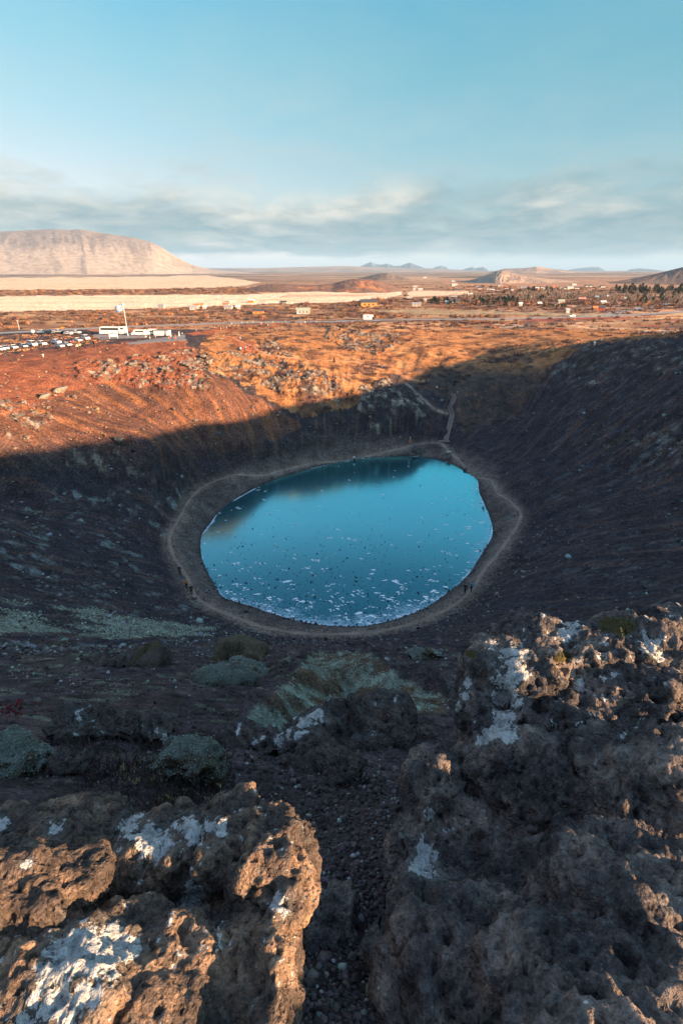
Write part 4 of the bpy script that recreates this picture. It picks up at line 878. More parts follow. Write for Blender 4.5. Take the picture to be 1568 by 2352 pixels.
i, P = pick(inpoly(PX, PY, [(0,1615),(75,1615),(90,1650),(0,1660)]) | inpoly(PX, PY, [(90,1740),(125,1740),(125,1790),(95,1780)]), 26); P[:, 2] += .03; scatter('red_leaves', P, RNG.uniform(.04, .08, len(i)), jit((.17, .03, .035), len(i), .3), blades(9, 695, .6, 1., .2), M['plant'])
# moss-grown mounds and rim rocks below the camera, each with lobes of its own
def onground(px, py): p = G(px, py); return float(proj(*p)[2])
def mound(name, label, cat, base, lobes, voxel, s, seed, mat, lich, moss, tuft=None, tuftn=0):
    d = onground(*base); L = [(x, y, d + dd, rx, ry, rd * d) for x, y, dd, rx, ry, rd in lobes]
    o = rock(name, label, cat, L, voxel * d, s * d, seed, mat, lich, moss, amp=.15 if tuftn else .7)
    if tuftn:
        me = o.data; n = len(me.vertices); v = np.empty(n * 3, np.float32); me.vertices.foreach_get('co', v); v = v.reshape(-1, 3).astype(float); nn = np.empty(n * 3, np.float32); me.vertex_normals.foreach_get('vector', nn); nn = nn.reshape(-1, 3)
        ok = np.nonzero((nn[:, 2] > .05))[0]; j = RNG.choice(ok, min(tuftn * 4, len(ok)), replace=False)
        t = scatter('moss_cover', v[j], RNG.uniform(.0018, .0045, len(j)) * d * .55, jit(tuft, len(j), .28), dome(5, 1320), M['plant'], kind='stuff'); t.parent = o; t['kind'] = 'stuff'
    return o
M['moss_soil'] = rock_mat('moss_soil', 30., ((.05, .04, .03), (.085, .07, .045), (.12, .105, .065), (.17, .16, .11)), (.22, .24, .19), ((.05, .05, .032), (.14, .17, .145), (.21, .25, .21)))
M['moss_brown'] = rock_mat('moss_brown', 30., ((.05, .04, .03), (.085, .07, .045), (.12, .105, .065), (.17, .15, .10)), (.22, .24, .19), ((.06, .05, .03), (.12, .10, .06), (.18, .155, .095)))
PALE = (.20, .245, .215)
mound('mossy_boulder', 'rounded brown mossy boulder above the near lake trail', 'boulder', (555,1535), [(520,1508,0,34,22,.05),(560,1500,0,50,24,.05),(590,1507,.1,32,20,.05),(555,1520,-.1,60,18,.05)], .006, .006, 31, M['moss_brown'], .3, .5, (.13, .11, .07), 400)
mound('moss_mound', 'low pale-green moss mound in front of the brown mossy boulder', 'moss mound', (545,1565), [(500,1558,0,36,10,.04),(545,1550,0,66,12,.05),(600,1558,0,28,10,.04),(570,1572,-.1,40,8,.03)], .006, .006, 32, M['moss_soil'], .5, .5, PALE, 800)
mound('moss_mound', 'big rounded grey-green moss cushion at the left frame edge', 'moss mound', (60,1765), [(10,1745,0,84,36,.07),(85,1752,0,44,20,.05),(-60,1748,0,90,40,.08)], .006, .006, 33, M['moss_soil'], .4, .6, PALE, 1500)
mound('moss_mound', 'moss-draped stone with dry twigs beside the gravel gully', 'moss mound', (430,1790), [(415,1745,0,50,26,.05),(455,1752,0,36,28,.05),(365,1752,.2,44,16,.05),(480,1772,0,18,20,.04)], .006, .006, 34, M['moss_soil'], .6, .5, PALE, 900)
mound('lava_rock', 'dark lichen-spotted rock ledge at the foot of the green moss ridge', 'rock', (780,1700), [(760,1660,0,60,18,.05),(850,1648,.1,56,18,.05),(700,1675,0,44,14,.04),(815,1690,-.1,66,26,.05),(765,1708,-.1,52,24,.05),(900,1665,.1,40,16,.05)], .005, .005, 35, M['rock_far'], 1.05, 0.)
mound('lava_rock', 'white-crusted low rocks along the lower left edge of the moss ridge', 'rock', (610,1715), [(585,1700,0,34,18,.04),(640,1702,0,40,18,.04),(690,1690,0,36,18,.04),(560,1712,0,24,14,.03)], .005, .005, 36, M['rock_far'], 1.3, 0.)
mound('lava_rock', 'square brown rock block resting in the dark gravel gully', 'rock', (790,1790), [(795,1770,0,26,26,.025),(780,1785,0,22,20,.025)], .004, .004, 37, M['rock_far'], .6, 0.)
mound('lava_rock', 'dark crumbling rock heap above the gravel gully', 'rock', (720,1770), [(700,1748,0,44,18,.05),(760,1745,0,36,20,.05),(650,1756,0,36,14,.04)], .005, .005, 38, M['rock_far'], .6, 0.)
mound('lava_rock', 'smooth dark stone between the moss cushion and the heather', 'rock', (165,1768), [(160,1752,0,34,17,.035),(185,1756,0,16,12,.02)], .004, .003, 39, M['rock_far'], .4, 0.)
mound('lava_rock', 'low lichen-white ledge under the heather', 'rock', (230,1690), [(190,1662,0,56,14,.05),(260,1668,0,60,14,.05),(340,1680,0,50,14,.05)], .005, .005, 40, M['rock_far'], 1.2, 0.)
mound('lava_rock', 'mossy dark rock hump with a white streak on the near left slope', 'rock', (290,1530), [(240,1524,0,46,7,.03),(310,1516,0,46,10,.03),(340,1518,0,22,9,.03)], .005, .005, 41, M['rock_far'], .9, .35)
mound('moss_mound', 'small moss hummock right of the moss ridge', 'moss mound', (975,1515), [(965,1507,0,26,9,.03),(990,1500,0,22,8,.03)], .004, .004, 42, M['moss_soil'], .5, .5, PALE, 300)
# ------------------------------------------------------------------ things people made, and people
PAINT = {}
def paint(name, rgb, rough=.45, spec=.4, metal=0.):
    if name not in PAINT: PAINT[name] = flat(name, rgb, rough, spec, .06, 3., metal)
    return PAINT[name]
WHITE = paint('white_paint', (.78, .77, .74)); SILVER = paint('silver_paint', (.50, .53, .55), .35); BLUEP = paint('pale_blue_paint', (.30, .42, .50), .35); DARKP = paint('dark_paint', (.03, .035, .04), .3); REDP = paint('dark_red_paint', (.16, .025, .03), .35)
GLASS = paint('tinted_glass', (.02, .028, .035), .08, .8); RUB = paint('tyre_rubber', (.02, .02, .02), .85); RIM = paint('wheel_rim', (.45, .46, .47), .35, .5, .6); LAMP = paint('lamp_glass', (.75, .75, .7), .15, .7); TAIL = paint('tail_lamp', (.45, .02, .015), .25)
def root(name, label, cat, loc, rz=0., group=None):
    o = bpy.data.objects.new(name, None); C.objects.link(o); o.location = loc; o.rotation_euler = (0, 0, rz); o.empty_display_size = .2
    return tag(o, label, cat, group)
def part(name, bm, mat, parent, bevel=0.):
    if bevel: bmesh.ops.bevel(bm, geom=bm.edges[:], offset=bevel, segments=2, affect='EDGES', profile=.6)
    me = bpy.data.meshes.new(name); bm.to_mesh(me); bm.free(); me.materials.append(mat); return link(name, me, parent)
def box(bm, c, s, rz=0.):
    r = bmesh.ops.create_cube(bm, size=1.); m = Matrix.Translation(c) @ Matrix.Rotation(rz, 4, 'Z') @ Matrix.Diagonal((*s, 1)); bmesh.ops.transform(bm, matrix=m, verts=r['verts']); return bm
def cyl(bm, a, b, r, r2=None, seg=10):
    a, b = Vector(a), Vector(b); d = b - a; q = bmesh.ops.create_cone(bm, cap_ends=True, segments=seg, radius1=r, radius2=r if r2 is None else r2, depth=d.length)
    bmesh.ops.transform(bm, matrix=Matrix.Translation((a + b) / 2) @ d.to_track_quat('Z', 'Y').to_matrix().to_4x4(), verts=q['verts']); return bm
def loft(bm, prof, hw, top=1., z0=0., z1=1.):
    """side profile [(x, z)] extruded to half-width hw, narrowing to hw*top between z0 and z1"""
    rows = []
    for s in (-1, 1):
        rows.append([bm.verts.new((x, s * hw * (1 - (1 - top) * max(0, min(1, (z - z0) / max(z1 - z0, 1e-6)))), z)) for x, z in prof])
    n = len(prof); bm.faces.new(rows[0]); bm.faces.new(rows[1][::-1])
    for i in range(n): bm.faces.new([rows[0][i], rows[1][i], rows[1][(i + 1) % n], rows[0][(i + 1) % n]])
    bmesh.ops.recalc_face_normals(bm, faces=bm.faces[:]); return bm
nb = bmesh.new
def wheels(rt, xs, y, r):
    for x in xs:
        for s in (-1, 1):
            w = part('wheel', cyl(nb(), (x, s * (y - .11), r), (x, s * (y + .11), r), r, seg=16), RUB, rt)
            part('rim', cyl(nb(), (x, s * (y + .10), r), (x, s * (y + .13), r), r * .6, seg=12), RIM, w)
CARS = {
 'hatchback': dict(L=4.1, hw=.86, body=[(-2.0,.3),(-2.05,.75),(-1.95,.95),(1.0,.95),(1.9,.82),(2.05,.6),(2.0,.3)], cab=[(-1.9,.93),(-1.55,1.42),(.1,1.46),(.95,.93)], wx=(-1.25,1.3)),
 'suv': dict(L=4.6, hw=.92, body=[(-2.25,.4),(-2.3,.9),(-2.2,1.12),(1.1,1.12),(2.1,1.02),(2.28,.75),(2.25,.4)], cab=[(-2.2,1.1),(-1.95,1.70),(.2,1.74),(1.1,1.1)], wx=(-1.4,1.4)),
 'van': dict(L=5.0, hw=.96, body=[(-2.45,.35),(-2.5,1.0),(-2.45,1.25),(1.6,1.25),(2.3,1.05),(2.48,.75),(2.45,.35)], cab=[(-2.43,1.22),(-2.35,1.95),(1.0,1.98),(1.75,1.22)], wx=(-1.55,1.55)),
 'saloon': dict(L=4.5, hw=.88, body=[(-2.2,.32),(-2.25,.75),(-2.15,.97),(1.05,.93),(2.1,.82),(2.25,.6),(2.2,.32)], cab=[(-1.75,.94),(-1.15,1.38),(.15,1.41),(1.0,.91)], wx=(-1.35,1.4)),
 'pickup': dict(L=5.2, hw=.94, body=[(-2.55,.5),(-2.6,1.12),(1.2,1.12),(2.3,1.05),(2.55,.8),(2.5,.5)], cab=[(-.9,1.1),(-.7,1.76),(.55,1.78),(1.35,1.1)], wx=(-1.6,1.6))}
def make_car(kind, mat, loc, rz, label, group='cars parked along the red gravel lot', name='parked_car'):
    q = CARS[kind]; rt = root(name, label, 'car', loc, rz, group); hw = q['hw']; zb = q['cab'][0][1]; zt = max(z for x, z in q['cab'])
    bd = part('body', loft(nb(), q['body'], hw), mat, rt, .07)
    part('roof', loft(nb(), [(x * .93, z + .012) for x, z in q['cab']], hw * .97, .80, zb, zt), mat, bd, .04)
    c = q['cab']; cx0 = (c[0][0] + c[-1][0]) / 2
    gl = [(x + (.10 if i == 0 else -.05 if i == len(c) - 1 else 0), z - (.10 if i in (1, 2) else -.03)) for i, (x, z) in enumerate(c)]
    part('side_window', loft(nb(), [(x * .9, z) for x, z in gl], hw * 1.0, .81, zb, zt), GLASS, bd)
    x0, z0 = c[-1]; x1, z1 = c[-2]; b = nb(); w0, w1 = hw * .90, hw * .76; e = .035
    for (xa, za, xb, zb_, s) in ((x0 + e, z0 + .02, x1 * .96 + .10, z1 - .06, 1), (c[0][0] - e, c[0][1] + .02, c[1][0] - .10, c[1][1] - .06, -1)):
        vs = [b.verts.new(p) for p in ((xa, -w0, za), (xa, w0, za), (xb, w1, zb_), (xb, -w1, zb_))]; f = b.faces.new(vs)
    r = bmesh.ops.solidify(b, geom=b.faces[:], thickness=.03); part('windscreen', b, GLASS, bd)
    bx = q['body'][-2][0]; bz = q['body'][-2][1]
    for s in (-1, 1):
        part('headlight', box(nb(), (bx - .06, s * hw * .72, bz + .08), (.16, .32, .15)), LAMP, rt)
        part('tail_light', box(nb(), (q['body'][1][0] + .04, s * hw * .80, q['body'][1][1] + .05), (.12, .24, .2)), TAIL, rt)
    wheels(rt, q['wx'], hw - .1, .33 if kind in ('hatchback', 'saloon') else .38); return rt
def settle(px, py): return G(px, py)
def face_px(p, ang): return ang
carlist = [('saloon', WHITE, 3, 803, 'white car cut off by the left frame edge, lower row'), ('hatchback', BLUEP, 14, 801, 'pale blue car with people standing in front, lower row'), ('saloon', WHITE, 33, 799, 'white car third from the left in the lower row'), ('hatchback', BLUEP, 56, 796.5, 'small grey-blue car squeezed between white cars'),
 ('van', WHITE, 76, 793, 'white van between the grey-blue car and a white car, lower row'), ('suv', WHITE, 98, 791.5, 'white car at the right end of the lower left row, above the lone walker'), ('suv', WHITE, 131, 787.5, 'white off-roader leading the second cluster of cars'), ('hatchback', SILVER, 138, 796, 'silver car parked lowest, in front of the white off-roader'), ('saloon', SILVER, 155, 793, 'silver saloon in front of the dark red car'),
 ('hatchback', REDP, 161, 785.5, 'dark red car, the only red one in the lot'), ('saloon', WHITE, 179, 782.5, 'white car just right of the dark red car'), ('van', WHITE, 198, 778.5, 'white van beside the gravel lot entrance, right end of the cars'),
 ('suv', WHITE, 98, 765, 'white car at the left end of the upper row by the road'), ('suv', DARKP, 115, 766, 'dark car with a long bonnet in the upper row'), ('pickup', WHITE, 135, 763.5, 'white car with tall cab in the upper row'), ('saloon', DARKP, 148, 765.5, 'dark car between white cars of the upper row'), ('hatchback', WHITE, 158, 767, 'white car second from the right in the upper row'), ('pickup', WHITE, 175, 765.5, 'white pickup at the right end of the upper row')]
for kd, mt, px, py, lb in carlist:
    p = settle(px, py + 1.5); make_car(kd, mt, p, math.radians(-38 + random.uniform(-8, 8)) if py > 770 else math.radians(-20), lb)
p = settle(680, 734.5); make_car('suv', paint('black_paint', (.015, .02, .022), .35), p, math.radians(185), 'black off-road car driving on the far road', None, 'moving_car')
p = settle(1312, 727.6); make_car('hatchback', WHITE, p, math.radians(190), 'tiny white car far along the road at the right', None, 'moving_car')
def bus():
    p = settle(262, 768.5); rt = root('coach', 'long white coach with dark window band beside the flagpole', 'coach', p, math.radians(176))
    bd = part('body', loft(nb(), [(-6,.45),(-6.05,1.6),(-5.95,3.3),(-5.6,3.5),(5.3,3.5),(5.75,3.2),(6.1,1.7),(6.1,.45)], 1.25, .95, 1.8, 3.5), WHITE, rt, .1)
    part('window_band', box(nb(), (1.2, 0, 2.55), (8.2, 2.52, .95)), GLASS, bd); part('rear_window', box(nb(), (-4.7, 0, 2.75), (1.5, 2.515, .75)), GLASS, bd); part('windscreen', loft(nb(), [(5.55,1.5),(6.14,1.6),(5.86,3.15),(5.5,3.2)], 1.15), GLASS, bd)
    part('door', box(nb(), (4.7, -1.25, 1.5), (.9, .05, 2.1)), GLASS, bd)
    b = nb(); [box(b, (1.6 + i * .28, s * 1.268, 1.55 + .05 * (i % 2)), (.2 if i % 3 else .08, .012, .22 + .1 * (i % 2))) for i in range(7) for s in (-1, 1)]; part('lettering', b, paint('grey_lettering', (.3, .3, .3)), bd)
    b = nb(); [box(b, (-4.2, s * 1.268, 1.15), (.35, .012, .75)) for s in (-1, 1)]; part('emblem', b, paint('orange_emblem', (.75, .12, .03)), bd)
    for s in (-1, 1):
        m = part('wing_mirror', box(nb(), (6.25, s * 1.4, 2.5), (.15, .2, .55)), DARKP, bd); part('headlight', box(nb(), (6.08, s * .9, .85), (.12, .4, .25)), LAMP, rt); part('tail_light', box(nb(), (-6.03, s * 1.0, 1.2), (.1, .25, .5)), TAIL, rt)
    wheels(rt, (-3.6, -2.4, 3.6), 1.12, .5)
bus()
def minibus(px, py, rz, label, L=3.2):
    rt = root('minibus', label, 'minibus', settle(px, py), rz, 'white minibuses parked right of the flagpole')
    bd = part('body', loft(nb(), [(-L,.4),(-L-.05,1.4),(-L+.08,2.55),(L-1.3,2.6),(L-.55,1.65),(L+.15,1.2),(L+.2,.4)], 1.0, .93, 1.3, 2.6), WHITE, rt, .08)
    part('side_window', box(nb(), (-.5, 0, 1.85), (2 * L - 2.4, 2.0, .62)), GLASS, bd); part('windscreen', loft(nb(), [(L-.62,1.7),(L-.45,1.68),(L-1.18,2.5),(L-1.35,2.5)], .86), GLASS, bd)
    for s in (-1, 1): part('headlight', box(nb(), (L + .16, s * .75, .95), (.12, .3, .2)), LAMP, rt); part('tail_light', box(nb(), (-L - .03, s * .85, 1.2), (.1, .15, .5)), TAIL, rt)
    wheels(rt, (-L * .6, L * .62), .9, .38)
minibus(321, 771, math.radians(176), 'white minibus with dark side windows right of the flagpole'); minibus(349, 769.5, math.radians(200), 'shorter white minibus parked behind the longer one', 2.6)
def camper():
    rt = root('motorhome', 'white motorhome with overhanging cab driving on the far road', 'motorhome', settle(847, 735.5), math.radians(-5))
    bd = part('body', loft(nb(), [(-3.4,.5),(-3.45,2.9),(-3.3,3.1),(1.9,3.1),(2.6,2.75),(2.65,2.2),(1.8,2.0),(1.8,.5)], 1.15), WHITE, rt, .06)
    part('cab', loft(nb(), [(1.75,.45),(1.75,2.05),(2.4,1.9),(3.1,1.25),(3.5,1.1),(3.55,.45)], 1.0), DARKP, rt, .06); part('side_window', box(nb(), (-.6, 0, 2.0), (1.6, 2.32, .6)), GLASS, bd); part('stripe', box(nb(), (-.8, 0, 1.25), (4.6, 2.315, .2)), SILVER, bd)
    for s in (-1, 1): part('headlight', box(nb(), (3.52, s * .75, .85), (.1, .3, .2)), LAMP, rt)
    wheels(rt, (-1.8, 2.55), .95, .36)
camper()
# ---- flag on its pole, sign board, kiosk, posts
def pole():
    b = at_z(294.5, 771, 23.2); b = G(294.5, 771); h = 14.2
    rt = root('flagpole', 'tall white flagpole beside the coach', 'flagpole', b); part('pole', cyl(nb(), (0, 0, 0), (0, 0, h), .13, .07, 12), WHITE, rt); part('finial', cyl(nb(), (0, 0, h), (0, 0, h + .18), .1, .04, 10), RIM, rt); part('base', cyl(nb(), (0, 0, -.3), (0, 0, .25), .3, .26, 12), paint('concrete', (.4, .39, .37), .9), rt)
    n, m_ = 25, 15; V_, F_, mt = [], [], []
    for i in range(n):
        u = i / (n - 1)
        for j in range(m_):
            v = j / (m_ - 1); V_.append((-u * 4.1 * .92 - .12, .35 * math.sin(u * 6.5 + v) * u, h - .25 - v * 2.9 - u * 1.9 - .25 * math.sin(u * 5 + v * 1.5)))
    for i in range(n - 1):
        for j in range(m_ - 1):
            F_.append((i * m_ + j, i * m_ + j + 1, (i + 1) * m_ + j + 1, (i + 1) * m_ + j)); u, v = (i + .5) / (n - 1), (j + .5) / (m_ - 1); du, dv = abs(u - .36) * 25, abs(v - .5) * 18
            mt.append(2 if du < 1.0 or dv < 1.0 else 1 if du < 2.2 or dv < 2.2 else 0)
    me = bpy.data.meshes.new('flag'); me.from_pydata(V_, [], F_)
    for mm in (paint('flag_blue', (.16, .33, .60), .8), paint('flag_white', (.8, .8, .8), .8), paint('flag_red', (.62, .14, .12), .8)): me.materials.append(mm)
    for f_, i in zip(me.polygons, mt): f_.material_index = i; f_.use_smooth = True
    o = link('flag', me); o.location = b; md = o.modifiers.new('s', 'SOLIDIFY'); md.thickness = .02; tag(o, 'pale blue flag with a white-edged red cross, drooping from the pole', 'flag')
pole()
rt = root('information_board', 'white information board on two legs in front of the coach', 'sign', G(262, 778), math.radians(6)); part('panel', box(nb(), (0, 0, 1.5), (3.6, .1, 1.3)), WHITE, rt); part('header', box(nb(), (-.5, -.06, 2.05), (2.0, .03, .3)), DARKP, rt)
for s in (-1, 1): part('leg', box(nb(), (s * 1.7, 0, .75), (.12, .12, 2.9)), WHITE, rt)
rt = root('ticket_hut', 'low white hut with flat dark roof beside the terrace', 'hut', G(374, 770), math.radians(-8)); part('wall', box(nb(), (0, 0, 1.1), (6.8, 3.2, 2.2)), WHITE, rt); part('roof', box(nb(), (0, 0, 2.32), (7.2, 3.6, .22)), DARKP, rt); part('door', box(nb(), (2.2, -1.62, 1.0), (.9, .05, 1.95)), paint('grey_door', (.3, .3, .3)), rt)
FP = [(393,773,1.6,.14),(412,772,1.9,.16),(419,767,.6,.1),(494,754,1.1,.05),(507.5,756.5,1.1,.05),(520.5,754.5,1.1,.05),(529,753,1.1,.05),(538.5,751.5,1.1,.05),(548,750,1.1,.05),(532,745.8,1.1,.05),(556,743.5,1.1,.05),(568.5,743,1.1,.05),(581.5,742,1.1,.05),(627,741.5,1.1,.05),(656,740.5,1.1,.05),(669.5,740,1.1,.05),(726.5,741.5,1.1,.05),(741,742.5,1.1,.05),(451,760,.9,.05),(335,710,3.0,.12),(458,710.5,2.6,.1)]
PM = {}
for px, py, h, r in FP:
    kk = (round(h, 1), r)
    rt = root('fence_post', 'tall thick white post at the right end of the terrace' if r == .16 else 'thick white post left of the tallest terrace post' if r == .14 else 'thin white post standing alone in the brown scrub beyond the road, left one' if h == 3.0 else 'white post with small sign plate alone beyond the road' if h == 2.6 else 'short white stub at the terrace corner' if h == .6 else 'low white post by the road bend above the terrace' if h == .9 else 'thin white marker post along the red rim trail', 'post', G(px, py), 0, 'white marker posts along the rim trail')
    if kk not in PM:
        b = cyl(nb(), (0, 0, -.2), (0, 0, h), r * 1.3, r * 1.1, 8); c_ = cyl(nb(), (0, 0, h), (0, 0, h + .05), r * 1.35, r * .8, 8)
        PM[kk] = (part('shaft', b, WHITE, rt).data, part('cap', c_, SILVER, rt).data)
    else: link('shaft', PM[kk][0], rt); link('cap', PM[kk][1], rt)
    if h == 2.6: part('plate', box(nb(), (.1, -.12, 2.4), (1.1, .05, .5)), WHITE, rt)
    if h != 1.1:
        del rt['group']
rt = root('power_pole', 'thin grey utility pole with cross-arm left of the car park', 'pole', G(45, 757)); part('shaft', cyl(nb(), (0, 0, -.2), (0, 0, 4.6), .12, .09, 8), SILVER, rt); part('crossarm', box(nb(), (0, 0, 4.2), (1.3, .1, .12)), SILVER, rt)
rt = root('notice_sign', 'small white notice sign in the brush at the left end of the cars', 'sign', G(78, 769)); part('panel', box(nb(), (0, 0, 1.6), (1.5, .06, 1.2)), WHITE, rt); part('leg', box(nb(), (0, .05, .6), (.1, .1, 1.4)), SILVER, rt)
# ---- stairs down to the lake
WOOD = flat('weathered_wood', (.36, .28, .23), .9, .1, .25, 9.)
def stairs():
    pl = [(1023,1013,2.4),(1031,981,4.9),(1038,954,7.1),(1032,936,8.9),(1043,915,10.4),(1040,906,11.1)]
    pts_ = []
    for x, y, z in pl: pts_.append(G(x, y))
    P_ = np.array(pts_); rt = root('wooden_staircase', 'weathered wooden staircase climbing from the lake shore in a zigzag', 'staircase', P_[0]); n = 0; o = Vector(P_[0])
    for a, b in zip(P_[:-1], P_[1:]):
        a, b = Vector(a) + Vector((0, 0, .25)) - o, Vector(b) + Vector((0, 0, .25)) - o; d = b - a; L = max(2, int(d.length / .42)); ang = math.atan2(d.y, d.x); side = Vector((-math.sin(ang), math.cos(ang), 0))
        for i in range(L):
            q = a + d * ((i + .5) / L); 
            if n < 96: part('step', box(nb(), q + Vector((0, 0, .05)), (.30, 1.25, .07), ang), WOOD, rt); n += 1
        for s in (-1, 1): part('stringer', cyl(nb(), a + side * s * .62 - Vector((0, 0, .05)), b + side * s * .62 - Vector((0, 0, .05)), .09, seg=6), WOOD, rt)
    part('landing', box(nb(), (-.6, -.5, .1), (3.4, .5, .25)), WOOD, rt)
stairs()
def lifering():
    rt = root('life_ring', 'orange life ring on a white-topped post by the far shore trail', 'life ring', G(941, 1017)); part('post', cyl(nb(), (0, 0, -.2), (0, 0, 1.75), .06, .06, 8), WOOD, rt); part('cap', box(nb(), (0, 0, 1.6), (.3, .2, .35)), WHITE, rt)
    b = nb(); V_ = []; me = bpy.data.meshes.new('ring'); F_ = []
    for i in range(20):
        for j in range(8): A, B = i * .314159, j * .785398; V_.append(((.36 + .10 * math.cos(B)) * math.cos(A), -.14 + .10 * math.sin(B), .75 + (.36 + .10 * math.cos(B)) * math.sin(A)))
    for i in range(20):
        for j in range(8): F_.append((i * 8 + j, ((i + 1) % 20) * 8 + j, ((i + 1) % 20) * 8 + (j + 1) % 8, i * 8 + (j + 1) % 8))
    me.from_pydata(V_, [], F_); me.materials.append(paint('ring_orange', (.8, .2, .05))); link('ring', me, rt)
lifering()
rt = root('trail_sign', 'small pale sign on a post right of the stairs', 'sign', G(1049, 907)); part('post', cyl(nb(), (0, 0, -.2), (0, 0, 1.0), .05, .05, 8), WOOD, rt); part('panel', box(nb(), (0, -.06, .95), (.5, .04, .35)), paint('sign_blue', (.35, .5, .55)), rt)
rt = root('bench', 'pale blue-grey bench slab among the shore rocks below the stairs', 'bench', G(1030, 1041), .1); part('seat', box(nb(), (0, 0, .45), (1.5, .4, .08)), paint('bench_blue', (.5, .62, .66)), rt)
for s in (-1, 1): part('leg', box(nb(), (s * .6, 0, .2), (.1, .34, .45)), WOOD, rt)
# ---- houses
def house(px, py, wpx, wall, roof, label, hgt=2.5, asp=.6, rz=None, flatroof=False, group=None, name='house', win=True):
    p = G(px, py) if py > 690 else at_z(px, py, 22.6); d = proj(*p)[2]; w = wpx * d / F; l = max(w * asp, 2.5); rz = random.uniform(-.25, .25) if rz is None else rz
    hgt = min(max(1.9, .26 * w), 4.6)
    rt = root(name, label, 'house', (p[0], p[1], p[2] - .3), rz, group); part('wall', box(nb(), (0, 0, hgt / 2 + .1), (w, l, hgt + .4)), wall, rt)
    rh = hgt * .75
    if flatroof: part('roof', box(nb(), (0, 0, hgt + .4), (w * 1.05, l * 1.1, .35)), roof, rt)
    else:
        b = nb(); e = .35; V_ = [(-w/2-e, -l/2-e, hgt+.1), (w/2+e, -l/2-e, hgt+.1), (w/2+e, l/2+e, hgt+.1), (-w/2-e, l/2+e, hgt+.1), (-w/2-e, 0, hgt+rh), (w/2+e, 0, hgt+rh)]; vs = [b.verts.new(v) for v in V_]
        for f in ((0,1,5,4),(2,3,4,5),(1,2,5),(3,0,4),(3,2,1,0)): b.faces.new([vs[i] for i in f])
        part('roof', b, roof, rt)
    if win and wpx > 9:
        nW = 3 if w > 9 else 2
        for i in range(nW): part('window', box(nb(), ((i - (nW - 1) / 2) * w / nW * .8, -l / 2 - .02, hgt * .6), (w * .11, .08, hgt * .38)), GLASS if wall is not DARKW else WHITE_H, rt)
        part('door', box(nb(), (w * .42, -l / 2 - .02, hgt * .42), (w * .08, .08, hgt * .75)), TIMBER, rt)
WHITE_H = paint('house_white', (.47, .46, .44), .7); DARKW = paint('dark_wall', (.05, .055, .06), .8); TIMBER = paint('orange_timber', (.55, .22, .06), .8); GREYW = paint('grey_wall', (.35, .36, .36), .8); BROWNW = paint('brown_wall', (.13, .07, .05), .8)
RG = paint('grey_roof', (.28, .29, .30), .7); RD = paint('dark_roof', (.05, .06, .07), .6); RR = paint('orange_roof', (.62, .16, .06), .7); RBL = paint('blue_roof', (.18, .36, .55), .6); RGN = paint('green_roof', (.28, .34, .27), .7); RP = paint('pink_roof', (.55, .24, .22), .7); RW = paint('white_roof', (.48, .51, .52), .6)
